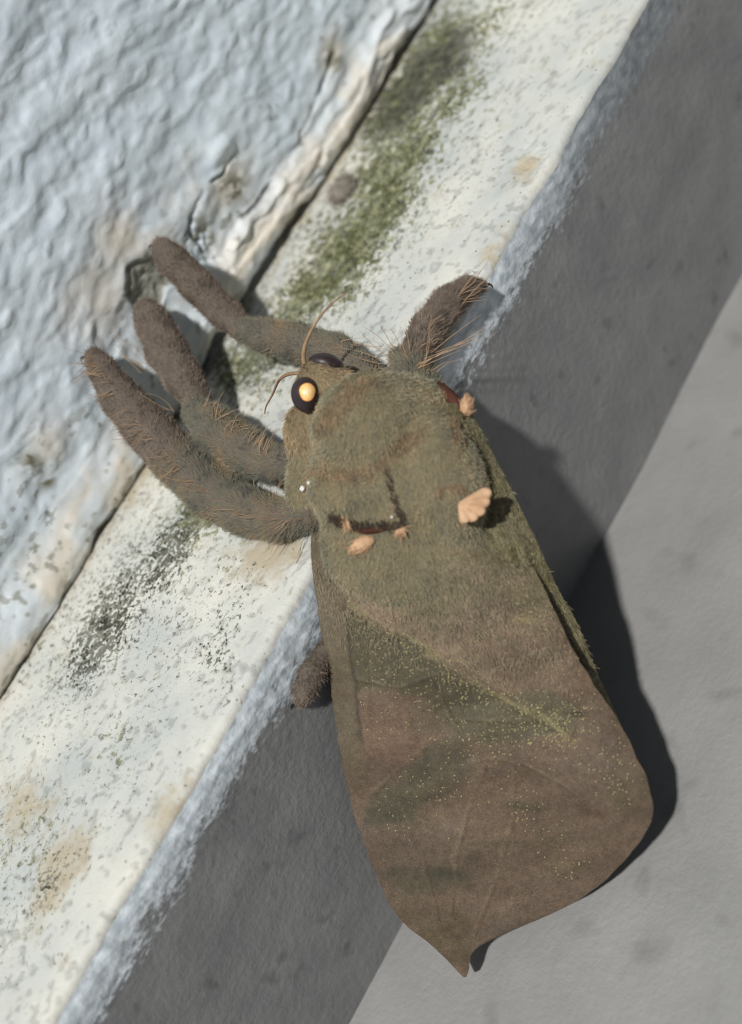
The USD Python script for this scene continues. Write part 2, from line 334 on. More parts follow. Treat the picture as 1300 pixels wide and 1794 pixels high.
rel = rel - 0.5 * sstep(1.0, 0.1, cracks) * (0.3 + 0.7 * sstep(.35, .55, n3(wx * .4, 4, wz * .4, 76)))
bump_c = wpl([(398, 275)])[0]
rel = rel + 0.55 * np.exp(-(((wx - bump_c[0]) / 1.7) ** 2 + ((wz - bump_c[1]) / 0.9) ** 2) ** 1.5)
chip = poly_sd(wx + jit, wz + jit, wpl([(285, 455), (240, 480), (228, 530), (262, 550), (300, 545), (320, 500)]))
chip2 = poly_sd(wx + jit, wz + jit, wpl([(350, 385), (335, 430), (365, 475), (400, 470), (385, 410)]))
chipm = sstep(-0.1, 0.25, chip)
rel = rel - 0.4 * chipm + chipm * 0.5 * (n3(wx * 1.6, 0, wz * 1.6, 58) - 0.5) - 0.6 * sstep(-0.2, 0.4, chip2) * n3(wx * 1.5, 0, wz * 1.5, 59)
gap = 0.12 + 0.6 * sstep(0.40, 0.72, n3(WX * 0.16, 0, 0, 60))[:, None] + 0.7 * (sstep(-62, -55, WX) * sstep(-38, -43, WX))[:, None] + 0.20 * n3(WX * 0.8, 0, 0, 61)[:, None]
rel = rel * np.where(wz > 5, 0.85, 1.0)
zz = gap + wz * np.where(wz < 3, 1, 1)
yy = rel.copy()
for j, (dy, dz) in enumerate([(-3.0, 0.25), (-0.55, 0.05), (-0.15, 0.0)]):    # the lip turns in under itself, leaving a dark gap over the ledge
    yy[:, j] = rel[:, 3] + dy; zz[:, j] = gap[:, 0] + dz
edge_in = np.exp(-(wz / 0.35) ** 2) * 0.3
yy[:, 3:] -= edge_in[:, 3:]
yy[:, -1] = 0; yy[:, -2] = 0
patch = n3(wx * 0.2, 0, wz * 0.2, 63)
c = np.array([0.62, 0.685, 0.73]) + (n3(wx * 0.05, 0, wz * 0.05, 62)[..., None] - 0.5) * 0.08
cream = (sstep(8, 2.5, wz + 6 * (patch - 0.5)) * (0.25 + 0.75 * sstep(.40, .62, patch)))[..., None]
for q, r in [((180, 530), 3.0), ((330, 340), 2.4), ((410, 340), 2.2), ((230, 430), 2.6), ((80, 800), 2.0), ((590, 100), 1.6), ((280, 440), 2.2)]:
    w0 = wpl([q])[0]
    cream = np.maximum(cream, (np.exp(-((wx - w0[0]) ** 2 / 2 + (wz - w0[1]) ** 2) / r ** 2) * sstep(.25, .6, patch))[..., None])
c = c * (1 - 0.85 * cream) + np.array([0.70, 0.62, 0.50]) * 0.85 * cream
speck = sstep(0.62, 0.72, n3(wx * 1.3, 7, wz * 1.3, 64, 3)) * sstep(0.45, 0.62, n3(wx * 0.18, 7, wz * 0.18, 65)) * sstep(16, 5, wz) + 0.9 * sstep(.50, .62, n3(wx * 0.9, 3, wz * 1.6, 79, 3)) * sstep(1.8, 0.3, wz)
olive = sum(np.exp(-((wx - wpl([q])[0][0]) ** 2 + (wz - wpl([q])[0][1]) ** 2) / r ** 2) for q, r in [((425, 340), 1.6), ((590, 105), 1.4), ((365, 420), 1.6), ((62, 815), 0.9), ((95, 850), 0.8), ((280, 470), 1.2)])
dirt = np.clip(0.7 * speck + 1.0 * olive * sstep(.38, .55, n3(wx * 1.1, 1, wz * 1.1, 66)), 0, 1)[..., None]
c = c * (1 - dirt) + np.array([0.17, 0.16, 0.10]) * dirt
ck = (0.55 * sstep(1.0, 0.2, cracks) * sstep(.35, .55, n3(wx * .4, 4, wz * .4, 76)))[..., None]
c = c * (1 - ck) + np.array([0.10, 0.095, 0.08]) * ck
cm = chipm[..., None]
c = c * (1 - cm) + (np.array([0.27, 0.265, 0.22]) + 0.2 * (n3(wx * 2, 0, wz * 2, 67)[..., None] - 0.5)) * cm
part('painted_plaster', (np.stack([wx, yy, zz], -1).reshape(-1, 3), grid_faces(len(WX), len(zs), False)), wall_mat, wall, colors=np.clip(c, 0.02, 0.9).reshape(-1, 3))

# raised crumbs of algae and black lichen growing in the stained patches of the ledge
rga = np.random.default_rng(11)
def crumbs(mask, count, mt_, name, label):
    near = ((TX > -100) & (TX < 20) & (TY > 0.3) & (TY < LEDGE_W - 1.5))
    dxs = np.gradient(XS)[:, None] * np.ones_like(TX)
    w_ = np.where(near, np.clip(mask, 0, None), 0) * dxs
    i_ = rga.choice(w_.size, count, p=(w_ / w_.sum()).ravel())
    c_ = P.reshape(-1, 3)[i_] + rga.normal(0, 0.12, (count, 3)) * [1, 1, 0]
    r_ = rga.uniform(0.05, 0.17, count)[:, None]; th_ = rga.uniform(0, 6.28, count)[:, None] + np.arange(5)[None] * 1.2566
    rr_ = r_ * rga.uniform(0.6, 1.3, (count, 5))
    ring = np.stack([c_[:, :1] + rr_ * np.cos(th_) * 1.2, c_[:, 1:2] + rr_ * np.sin(th_), np.broadcast_to(c_[:, 2:] - 0.03, rr_.shape)], -1)
    mid = ring * [1, 1, 1]; mid = c_[:, None] + (ring - c_[:, None]) * [0.65, 0.65, 0]; mid[..., 2] = c_[:, 2:] + r_ * rga.uniform(0.3, 0.7, (count, 5))
    apex = c_ + np.concatenate([np.zeros((count, 2)), r_ * 0.75], 1)
    v_ = np.concatenate([ring, mid, apex[:, None]], 1)
    f_ = []
    for q_ in range(5):
        n_ = (q_ + 1) % 5
        f_ += [[q_, n_, 5 + n_], [q_, 5 + n_, 5 + q_], [5 + q_, 5 + n_, 10]]
    tag(part(name, (v_.reshape(-1, 3), (np.array(f_)[None] + 11 * np.arange(count)[:, None, None]).reshape(-1, 3)), mt_), label, 'algae' if name == 'algae' else 'lichen', kind='stuff')
def crumb_mat(name, stops):
    n, l = pos_nodes()
    return mat(name, {**n, 'n': ('noise_texture', {'scale': 1.1, 'detail': 6.0, 'roughness': 0.68}), 'r': ('rgb_ramp', {'ramp': stops}), 'p': ('principled_bsdf', {'roughness': 0.85, 'specular_ior_level': 0.15})},
               l + [('m.vector', 'n.vector'), ('n.fac', 'r.fac'), ('r.color', 'p.base_color')])
gm_ = np.clip(g - 0.50, 0, 1) ** 1.3 * sstep(.35, .65, n3(TX * .7, TY * .7, 3, 25, 3)); km_ = np.clip(k - 0.42, 0, 1) ** 1.3 * sstep(.35, .65, n3(TX * .8, TY * .8, 3, 26, 3))
crumbs(gm_, 5200, crumb_mat('algae_green', [(0.36, (0.042, 0.044, 0.022)), (0.5, (0.115, 0.12, 0.058)), (0.66, (0.26, 0.265, 0.15))]), 'algae', 'olive green algae crusted along the white ledge above the moth')
crumbs(km_, 3600, crumb_mat('lichen_black', [(0.35, (0.035, 0.035, 0.028)), (0.65, (0.12, 0.12, 0.09))]), 'lichen', 'blackish lichen specks clustered on the white ledge')

# ------------------------------------------------------------------ moth
def wing_d(x, y):
    """Depth (mm from the lens) of the plane in which the closed wings lie, sloping from the ledge down to the floor."""
    return 108.0 - 0.005 * (x - 600) + 0.0095 * (y - 950)

TO_EYE = VIEW[2]
root0 = at(690, 840, 110)
moth = thing('moth', 'large brown leaf-like moth with furry legs clinging head up to the ledge', 'moth', root0 * MM)

# --- body: one continuous surface from a distance field (thorax lobes, head, abdomen, five legs seen)
def C(x, y, d):
    """camera-frame mm"""
    return np.array([(x - CX) / FOC * d, -(y - CY) / FOC * d, -d])
LEGS = [   # polylines: (x, y, depth, radius in photograph pixels)
    [(285, 436, 124.6, 22), (303, 456, 124.8, 29), (345, 500, 124.8, 31), (392, 548, 124.6, 29), (425, 578, 123.6, 21)],
    [(258, 546, 126.6, 26), (268, 566, 126.2, 32), (292, 615, 125.0, 38), (320, 660, 123.6, 35), (345, 700, 122.2, 25)],
    [(164, 624, 123.2, 18), (180, 648, 123.0, 26), (212, 698, 122.8, 37), (258, 750, 121.8, 43), (310, 806, 120.0, 46)],
    [(842, 501, 114.8, 14), (818, 505, 114.2, 21), (784, 532, 113.4, 29), (750, 578, 112.6, 32), (728, 625, 111.8, 30)],
    [(527, 1228, 109.5, 14), (534, 1210, 109.4, 19), (546, 1180, 109.9, 23), (572, 1140, 111.2, 19), (620, 1080, 111.5, 16)]]
UPPER = [
    [(425, 578, 123.6, 21), (460, 588, 122.4, 30), (520, 600, 120.6, 36), (590, 618, 117.4, 33), (635, 650, 114, 28), (680, 700, 110.5, 24)],
    [(345, 722, 121.2, 28), (380, 752, 119.2, 41), (432, 792, 116.8, 42), (478, 814, 114.2, 34), (560, 810, 111, 30)],
    [(310, 806, 120.0, 46), (370, 862, 117.8, 48), (428, 896, 115.0, 44), (490, 912, 112.2, 38), (545, 905, 110, 28)],
    [(702, 626, 112.8, 22), (722, 650, 111.6, 36), (745, 690, 110.5, 34), (760, 740, 109, 30)],
    [(620, 1080, 111.5, 16), (680, 1020, 110, 18)]]
LOBES = [  # (x, y, depth, rx px, ry px, thickness mm, rotation deg, group)
    (692, 840, 108.6, 148, 146, 4.9, 0, 'thorax'),
    (648, 747, 107.0, 106, 92, 4.0, 35, 'collar'),
    (708, 714, 107.9, 90, 58, 3.2, -8, 'collar'),
    (616, 862, 106.0, 76, 52, 2.4, 8, 'tegula'),
    (768, 828, 105.9, 76, 124, 2.8, 24, 'tegula'),
    (712, 950, 107.2, 150, 118, 2.3, 0, 'rump'),
    (740, 1080, 112.0, 110, 200, 2.4, 14, 'abdomen'),
    (583, 690, 109.6, 56, 46, 2.6, 0, 'head'),
    (556, 664, 109.4, 34, 34, 1.9, 20, 'head'),
    (540, 755, 110.4, 42, 52, 2.2, 0, 'head'),
    (545, 850, 110.6, 44, 80, 2.0, 0, 'thorax')]

STEP = 0.27
lo = np.array([-27.0, -17.5, -130.5]); hi = np.array([11.0, 27.0, -100.5])
gx, gy, gz = [np.arange(lo[i], hi[i], STEP) for i in range(3)]
G = np.stack(np.meshgrid(gx, gy, gz, indexing='ij'), -1).astype(np.float32)

def cone(p, a, ra, b, rb):
    ab = b - a
    t = np.clip((p - a) @ ab / (ab @ ab), 0, 1)
    return np.linalg.norm(p - a - t[..., None] * ab, axis=-1) - (ra + (rb - ra) * t)

def ell(p, q):
    x, y, d, rx, ry, th, rot, _ = q
    s = d / FOC; a = math.radians(rot)
    R = np.array([[math.cos(a), -math.sin(a), 0], [math.sin(a), math.cos(a), 0], [0, 0, 1]]).T
    e = np.array([rx * s, ry * s, th])
    w = (p - C(x, y, d)) @ R.T
    k0 = np.linalg.norm(w / e, axis=-1); k1 = np.linalg.norm(w / e ** 2, axis=-1)
    return k0 * (k0 - 1) / np.maximum(k1, 1e-6)

def smin(a, b, k):
    h = np.maximum(k - np.abs(a - b), 0) / k
    return np.minimum(a, b) - h * h * k * 0.25

def bones(path):
    return [(C(x, y, d), r * d / FOC, C(u, v, e), q * e / FOC) for (x, y, d, r), (u, v, e, q) in zip(path[:-1], path[1:])]

def box_of(path_pts, pad):
    p = np.array(path_pts)
    a = [max(int((p[:, i].min() - pad - lo[i]) / STEP), 0) for i in range(3)]
    b = [int((p[:, i].max() + pad - lo[i]) / STEP) + 1 for i in range(3)]
    return tuple(slice(a[i], b[i]) for i in range(3))

F = np.full(G.shape[:3], 6.0, np.float32)
for q in LOBES:
    F = smin(F, ell(G, q).astype(np.float32), 0.45 if q[7] in ('tegula', 'collar') else 0.9)
for path in LEGS + UPPER:
    for a, ra, b, rb in bones([(x_, y_, d_, r_ * 0.93) for x_, y_, d_, r_ in path]):
        sl = box_of([a, b], max(ra, rb) + 3.0)
        F[sl] = smin(F[sl], cone(G[sl], a, ra, b, rb).astype(np.float32), 0.5)

def surface_nets(F, org, st):
    ins = F < 0
    c = np.zeros(np.array(F.shape) - 1, int)
    acc = np.zeros((*c.shape, 3)); cnt = np.zeros(c.shape)
    offs = [(i, j, k) for i in (0, 1) for j in (0, 1) for k in (0, 1)]
    sl = lambda o: tuple(slice(o[a], F.shape[a] - 1 + o[a]) for a in range(3))
    for o in offs:
        for a in range(3):
            if o[a]: continue
            p = list(o); p[a] = 1
            f0, f1 = F[sl(o)], F[sl(tuple(p))]
            m = (f0 < 0) != (f1 < 0)
            t = np.where(m, f0 / np.where(m, f0 - f1, 1), 0)
            for b in range(3): acc[..., b] += np.where(m, o[b] + (t if b == a else 0), 0)
            cnt += m
    act = cnt > 0
    idx = np.full(c.shape, -1); idx[act] = np.arange(act.sum())
    V = (np.argwhere(act) + acc[act] / cnt[act][:, None]) * st + org
    quads = []
    for a in range(3):
        s0 = [slice(0, n) for n in F.shape]; s1 = list(s0)
        s0[a] = slice(0, -1); s1[a] = slice(1, None)
        m = ins[tuple(s0)] != ins[tuple(s1)]
        e = np.argwhere(m); b, d = (a + 1) % 3, (a + 2) % 3
        e = e[(e[:, b] > 0) & (e[:, d] > 0) & (e[:, b] < c.shape[b]) & (e[:, d] < c.shape[d])]
        flip = ins[tuple(s0)][tuple(e.T)]
        def cell(db, dd):
            q = e.copy(); q[:, b] -= db; q[:, d] -= dd
            return idx[tuple(q.T)]
        qd = np.stack([cell(1, 1), cell(0, 1), cell(0, 0), cell(1, 0)], -1)
        qd[~flip] = qd[~flip][:, ::-1]
        quads.append(qd)
    q = np.vstack(quads)
    return V, np.vstack([q[:, [0, 1, 2]], q[:, [0, 2, 3]]])

from scipy.ndimage import gaussian_filter
from scipy.sparse import coo_matrix
from scipy.sparse.csgraph import connected_components
F = gaussian_filter(F, 0.8)
BV, BF = surface_nets(F, lo, STEP)
_, lab = connected_components(coo_matrix((np.ones(len(BF) * 2), (np.r_[BF[:, 0], BF[:, 1]], np.r_[BF[:, 1], BF[:, 2]])), shape=(len(BV),) * 2), directed=False)
use = lab == np.bincount(lab).argmax()
new_i = np.cumsum(use) - 1
BF = new_i[BF[use[BF].all(1)]]; BV = BV[use]
tm = trimesh.Trimesh(BV, BF, process=False)
trimesh.smoothing.filter_taubin(tm, iterations=6)
moved = np.linalg.norm(np.array(tm.vertices) - BV, axis=1, keepdims=True)
BV = np.where(moved < 0.3, np.array(tm.vertices), BV)
BN = np.array(trimesh.Trimesh(BV, BF, process=False).vertex_normals)
BV = BV + BN * (0.22 * (n3(BV[:, 0] * 1.2, BV[:, 1] * 1.2, BV[:, 2] * 1.2, 71) - 0.5))[:, None]
# which region every vertex belongs to
leg_d = np.stack([np.min([cone(BV, *b) for b in bones(LEGS[i]) + bones(UPPER[i])], 0) for i in range(5)])
low_d = np.stack([np.min([cone(BV, *b) for b in bones(UPPER[i])], 0) - np.min([cone(BV, *b) for b in bones(LEGS[i])], 0) for i in range(5)])
lobe_d = np.stack([ell(BV, q) for q in LOBES])
region = np.where(leg_d.min(0) < lobe_d.min(0), leg_d.argmin(0), 5 + lobe_d.argmin(0))
cn = n3(BV[:, 0] * 0.5, BV[:, 1] * 0.5, BV[:, 2] * 0.5, 72)[:, None]
bc = np.where((region < 5)[:, None], np.array([0.12, 0.098, 0.078]), np.array([0.17, 0.14, 0.08]) * (0.75 + 0.5 * cn))

def fur_mat(name, stops, scale=1.6, rough=0.75, extra=None):
    n, l = pos_nodes()
    return mat(name, {**n, 'n': ('noise_texture', {'scale': scale, 'detail': 3.0, 'roughness': 0.7}), 'r': ('rgb_ramp', {'ramp': stops}),
                      'p': ('principled_bsdf', {'roughness': rough, 'specular_ior_level': 0.25})},
               l + [('m.vector', 'n.vector'), ('n.fac', 'r.fac'), ('r.color', 'p.base_color')])
skin = mat('moth_skin', {'a': ('attribute', {'attribute': 'tint'}), 'p': ('principled_bsdf', {'roughness': 0.8, 'specular_ior_level': 0.2})}, [('a.color', 'p.base_color')])
leg_fur = fur_mat('leg_fur', [(0.32, (0.095, 0.074, 0.057)), (0.5, (0.200, 0.156, 0.122)), (0.68, (0.33, 0.26, 0.20))], 1.1)
thigh_fur = fur_mat('thigh_fur', [(0.32, (0.095, 0.10, 0.085)), (0.48, (0.20, 0.195, 0.145)), (0.60, (0.25, 0.20, 0.125)), (0.7, (0.31, 0.22, 0.13))], 0.45)
thorax_fur = fur_mat('thorax_fur', [(0.32, (0.165, 0.17, 0.135)), (0.43, (0.27, 0.25, 0.175)), (0.56, (0.345, 0.31, 0.205)), (0.68, (0.44, 0.33, 0.215))], 0.6)
head_fur = fur_mat('head_fur', [(0.32, (0.21, 0.155, 0.092)), (0.68, (0.46, 0.335, 0.20))], 0.7)
spine_mat = fur_mat('spine_hair', [(0.3, (0.26, 0.16, 0.09)), (0.7, (0.52, 0.36, 0.23))], 0.5)
tuft_mat = fur_mat('orange_tuft', [(0.25, (0.40, 0.24, 0.135)), (0.7, (0.64, 0.42, 0.26))], 0.6)
brown_skin_and_gap = fur_mat('brown_skin_and_gap', [(0.3, (0.05, 0.015, 0.008)), (0.7, (0.085, 0.03, 0.018))], 0.6, 0.8)

world = lambda q: EYE + q @ VIEW
body = part('body', (world(BV), BF), skin, moth, colors=bc)

rng = np.random.default_rng(7)
BA, BB, BC_ = BV[BF[:, 0]], BV[BF[:, 1]], BV[BF[:, 2]]
fn = np.cross(BB - BA, BC_ - BA); far = np.linalg.norm(fn, axis=1) / 2
fn /= np.linalg.norm(fn, axis=1, keepdims=True) + 1e-12
BN = np.array(trimesh.Trimesh(BV, BF, process=False).vertex_normals)
freg = region[BF[:, 0]]
TAIL = np.array([0.23, -0.97, -0.1])

def leg_axis(p, i):
    """Unit direction towards the foot, and whether the place is on the lower leg."""
    best = np.full(len(p), 1e9); ax = np.zeros((len(p), 3)); lower = np.zeros(len(p), bool)
    for lowp, path in ((True, LEGS[i]), (False, UPPER[i])):
        for a, ra, b, rb in bones(path):
            d = cone(p, a, ra, b, rb); m = d < best
            best[m] = d[m]; ax[m] = (a - b) / np.linalg.norm(a - b); lower[m] = lowp
    return ax, lower

def roots(sel, count):
    w = far * sel * np.where(fn[:, 2] > -0.25, 1.0, 0.12)
    f = rng.choice(len(BF), count, p=w / w.sum())
    u, v = rng.random(count), rng.random(count); k = u + v > 1; u[k], v[k] = 1 - u[k], 1 - v[k]
    c = np.stack([1 - u - v, u, v], -1)[..., None]
    return (BV[BF[f]] * c).sum(1), (BN[BF[f]] * c).sum(1), f

def lay(p, nrm, flow, length, lift, jitter, width, bend=0.4, kpts=4):
    nrm = nrm / (np.linalg.norm(nrm, axis=1, keepdims=True) + 1e-9)
    flow = flow - nrm * (flow * nrm).sum(1, keepdims=True)
    flow /= np.linalg.norm(flow, axis=1, keepdims=True) + 1e-9
    d0 = flow + nrm * lift + rng.normal(0, jitter, p.shape)
    d0 /= np.linalg.norm(d0, axis=1, keepdims=True)
    L = length * (0.4 + 1.5 * rng.random(len(p)) ** 2)
    t = np.linspace(0, 1, kpts)
    pts = p[:, None] - nrm[:, None] * 0.06 + d0[:, None] * (L[:, None] * t)[..., None] - nrm[:, None] * (bend * L[:, None] * t ** 2)[..., None] * 0.5
    w = width * rng.uniform(0.7, 1.3, len(p))[:, None] * np.array([1.0, 0.95, 0.7, 0.25])[None, :kpts]
    return pts, w

def flow_noise(p, amt, seed):
    return amt * np.stack([n3(p[:, 0] * .45, p[:, 1] * .45, p[:, 2] * .45, seed + k) - 0.5 for k in range(3)], -1)

for i, cnt in enumerate([14000, 15000, 18000, 11000, 4500]):
    p, nr, f = roots(freg == i, cnt)
    ax, lower = leg_axis(p, i)
    for nm, m, mt_ in (('lower_leg_fur', lower, leg_fur), ('upper_leg_fur', ~lower, thigh_fur)):
        if m.sum() < 50: continue
        pts, w = lay(p[m], nr[m], ax[m] + flow_noise(p[m], 1.2, 80), 0.36 if nm[0] == 'l' else 0.42, 1.1, 0.45, 0.034)
        strands(nm, world(pts), w, mt_, body, label=['brown fur of the foreleg reaching up to the wall', 'brown fur of the middle leg bent by the head', 'brown fur of the long lowest leg on the wall', 'dark fur of the leg over the outer edge', 'fur of the hind leg showing below the wing'][i])
th = np.isin(freg - 5, [k for k, q in enumerate(LOBES) if q[7] in ('thorax', 'collar', 'tegula', 'rump')])
p, nr, f = roots(th, 46000)
strands('thorax_fur', *[(world(a) if k == 0 else a) for k, a in enumerate(lay(p, nr, TAIL + flow_noise(p, 2.2, 90), 0.36, 0.8, 0.45, 0.038))], thorax_fur, body)
hd = np.isin(freg - 5, [k for k, q in enumerate(LOBES) if q[7] == 'head'])
p, nr, f = roots(hd, 4500)
strands('head_fur', *[(world(a) if k == 0 else a) for k, a in enumerate(lay(p, nr, TAIL + np.array([.5, 0, 0]) + flow_noise(p, 1.4, 95), 0.5, 0.45, 0.25, 0.04))], head_fur, body)

# long bristles standing off the legs
def bristle(x, y, d, dx, dy, out, nseg=6):
    """From a place on a leg, (dx, dy) photograph pixels long, ending 'out' mm nearer to the lens."""
    t = np.linspace(0, 1, nseg)
    cx_, cy_ = rng.normal(0, 5, 2)
    return at(x + dx * t + cx_ * t * (1 - t) * 3, y + dy * t + cy_ * t * (1 - t) * 3, d - out * t)
bl = []
for (x, y, d, dx, dy, o) in [(235, 610, 125, -42, -48, 0), (245, 625, 125, -50, -38, 0), (255, 650, 124.5, -58, -45, 0), (250, 640, 124, -42, -22, 0.5), (300, 720, 121, -68, -42, 1), (305, 722, 121, -34, -3, 1),
                             (740, 640, 110, 12, -90, 1), (715, 625, 110.5, -10, -60, 1), (730, 645, 110, 95, -42, 1.5), (725, 650, 110, 110, -75, 1.5), (740, 640, 110, 120, -55, 1), (765, 615, 111, 100, -70, 1), (790, 545, 112.6, 48, -68, 0.6),
                             (800, 530, 112.6, 45, -55, 0.6), (800, 525, 112.8, 62, -18, 0.5), (790, 530, 112.8, 70, -8, 0.4), (700, 610, 111, -25, -45, 1), (690, 625, 111.5, -60, -50, 1), (680, 640, 112, -90, -25, 1), (755, 655, 110, 45, -20, .6), (700, 640, 112, -50, 0, 1),
                             (600, 600, 116, 60, -10, 1), (610, 610, 115.6, 75, 8, 1), (330, 812, 118.5, 70, -35, .8), (345, 835, 118, 60, -20, 1), (360, 850, 117, 60, -38, 1), (400, 850, 116, -8, 60, 1), (440, 850, 115, 10, 55, 1),
                             (470, 930, 112, -28, 40, .3), (490, 930, 111.5, -22, 48, .3), (510, 925, 111, -30, 55, .3), (455, 920, 112.6, -30, 30, .3), (530, 940, 110.6, -20, 60, .4), (480, 835, 113, 70, 20, 1), (490, 860, 112, 40, -30, 1),
                             (480, 905, 112, 50, 25, 1), (505, 800, 110.8, 25, 38, 1), (300, 440, 126, -10, -20, .3), (500, 880, 111.6, 30, 50, .8), (520, 905, 110.5, 25, 30, .6), (320, 770, 120, 50, 60, 1), (300, 760, 120.5, 55, 25, 1)]:
    for k in range(2):
        bl.append(bristle(x + rng.normal(0, 5), y + rng.normal(0, 5), d, dx * rng.uniform(.75, 1.1), dy * rng.uniform(.75, 1.1), o))
# a finer fringe along the two lower legs
for i, (path, side) in enumerate([(LEGS[2] + UPPER[2], -1), (UPPER[1], 1), (LEGS[3], 1)]):
    for k in range([70, 50, 6][i]):
        j = rng.integers(0, len(path) - 1); t = rng.random()
        q = np.array(path[j]) * (1 - t) + np.array(path[j + 1]) * t
        ang_ = rng.uniform(-0.6, 0.6) + (math.pi * 0.25 if side > 0 else math.pi * 1.1)
        L = rng.uniform(28, 66)
        bl.append(bristle(q[0], q[1], q[2] - q[3] * 0.050, L * math.cos(ang_), -L * math.sin(ang_), 1.2))
pts = np.array(bl)
strands('bristles', pts, np.broadcast_to(np.array([.055, .05, .045, .038, .03, .015]), pts.shape[:2]).copy(), spine_mat, body)

# feet: dark claws
black = mat('dark_claw', {'p': ('principled_bsdf', {'base_color': (0.012, 0.010, 0.010), 'roughness': 0.3})}, [])
def taper_tube(pts, rad, sides=8):
    p = np.asarray(pts, float); t = np.gradient(p, axis=0); t /= np.linalg.norm(t, axis=1, keepdims=True)
    a = np.cross(t, np.where(np.abs(t[:, 2:]) < 0.9, [0, 0, 1.0], [1.0, 0, 0])); a /= np.linalg.norm(a, axis=1, keepdims=True); b = np.cross(t, a)
    th_ = np.arange(sides) * 2 * np.pi / sides
    v = p[:, None] + np.asarray(rad)[:, None, None] * (np.cos(th_)[None, :, None] * a[:, None] + np.sin(th_)[None, :, None] * b[:, None])
    nn = len(p); i, j = np.meshgrid(np.arange(nn - 1), np.arange(sides), indexing='ij')
    q = np.stack([i * sides + j, i * sides + (j + 1) % sides, (i + 1) * sides + (j + 1) % sides, (i + 1) * sides + j], -1).reshape(-1, 4)
    v = np.vstack([v.reshape(-1, 3), p[:1], p[-1:]]); m = nn * sides
    cap = [[m, (k + 1) % sides, k] for k in range(sides)] + [[m + 1, (nn - 1) * sides + k, (nn - 1) * sides + (k + 1) % sides] for k in range(sides)]
    return trimesh.Trimesh(v, np.vstack([q[:, [0, 1, 2]], q[:, [0, 2, 3]], cap]), process=False)
def spline(pts, n):
    from scipy.interpolate import CubicSpline
    p = np.asarray(pts, float); s = np.r_[0, np.cumsum(np.linalg.norm(np.diff(p[:, :2], axis=0), axis=1))]
    return CubicSpline(s, p)(np.linspace(0, s[-1], n))
for cl in [[(272, 432, 124.6), (264, 430, 125.0), (260, 439, 126.0)], [(152, 626, 123.2), (143, 627, 123.6), (144, 637, 124.4)], [(520, 1236, 109.4), (512, 1235, 109.6), (510, 1243, 110.0)], [(242, 528, 126.6), (234, 530, 126.8), (231, 540, 127.6)], [(850, 500, 115.2), (860, 499, 115.4), (864, 506, 116.0)]]:
    q = spline(cl, 8)
    part('claw', taper_tube(at(*q.T), np.linspace(0.16, 0.03, 8)), black, moth)
    q2 = spline([(a + 4, b + 7, c_ + .1) for a, b, c_ in cl], 8)

# --- eyes
eye_mat = mat('eye_dark', {'p': ('principled_bsdf', {'base_color': (0.030, 0.018, 0.020), 'roughness': 0.42, 'specular_ior_level': 0.4})}, [])
n, l = pos_nodes()
eyeshine_mat = mat('eye_shine_paint', {**n, 'a': ('attribute', {'attribute': 'tint'}), 'n': ('noise_texture', {'scale': 6.0, 'detail': 2.0}), 'r': ('rgb_ramp', {'ramp': [(0.35, (0.88, 0.80, 0.7)), (0.6, (1.0, 1.0, 1.0))]}), 'x': ('mix', {'mix_type': 'multiply', 'fac': 1.0}), 'p': ('principled_bsdf', {'roughness': 0.3})},
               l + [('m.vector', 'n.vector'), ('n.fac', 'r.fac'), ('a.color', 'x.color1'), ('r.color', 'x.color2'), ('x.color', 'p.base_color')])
def eye(x, y, d, rx, ry, th, rot, painted_eyeshine=None):
    s = d / FOC; a = math.radians(rot)
    sp = trimesh.creation.icosphere(4)
    v = np.array(sp.vertices) * [rx * s, ry * s, th]
    Rm = np.array([[math.cos(a), -math.sin(a), 0], [math.sin(a), math.cos(a), 0], [0, 0, 1]])
    e = part('eye', (world(v @ Rm.T + C(x, y, d)), sp.faces), eye_mat, moth)
    rim = np.linspace(0, 2 * np.pi, 40, endpoint=False)
    if painted_eyeshine:  # flash eyeshine painted into the colour of a cap, palest at its centre
        ox, oy, prx, pry = painted_eyeshine
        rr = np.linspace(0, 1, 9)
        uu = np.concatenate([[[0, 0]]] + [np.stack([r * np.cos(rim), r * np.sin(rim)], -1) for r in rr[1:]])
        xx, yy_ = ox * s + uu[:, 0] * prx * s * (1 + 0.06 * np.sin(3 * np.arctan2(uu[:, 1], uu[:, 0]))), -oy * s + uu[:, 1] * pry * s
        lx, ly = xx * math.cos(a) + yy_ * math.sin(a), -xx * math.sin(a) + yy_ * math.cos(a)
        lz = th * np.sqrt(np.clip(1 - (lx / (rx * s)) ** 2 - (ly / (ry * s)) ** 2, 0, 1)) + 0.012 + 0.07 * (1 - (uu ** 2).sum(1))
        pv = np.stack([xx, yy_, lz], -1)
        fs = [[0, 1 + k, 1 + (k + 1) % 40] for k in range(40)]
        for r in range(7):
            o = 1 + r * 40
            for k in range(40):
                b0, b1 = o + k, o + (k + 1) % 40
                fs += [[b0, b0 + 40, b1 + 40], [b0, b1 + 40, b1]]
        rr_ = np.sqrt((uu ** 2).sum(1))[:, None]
        part('painted_eyeshine', (world(pv + C(x, y, d)), np.array(fs)), eyeshine_mat, e, colors=np.array([1.0, 0.80, 0.42]) * (1 - rr_ ** 2) + np.array([0.98, 0.46, 0.12]) * rr_ ** 2)
    return e
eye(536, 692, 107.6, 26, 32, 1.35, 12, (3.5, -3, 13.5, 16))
eye(572, 637, 109.1, 31, 18, 1.1, -14)

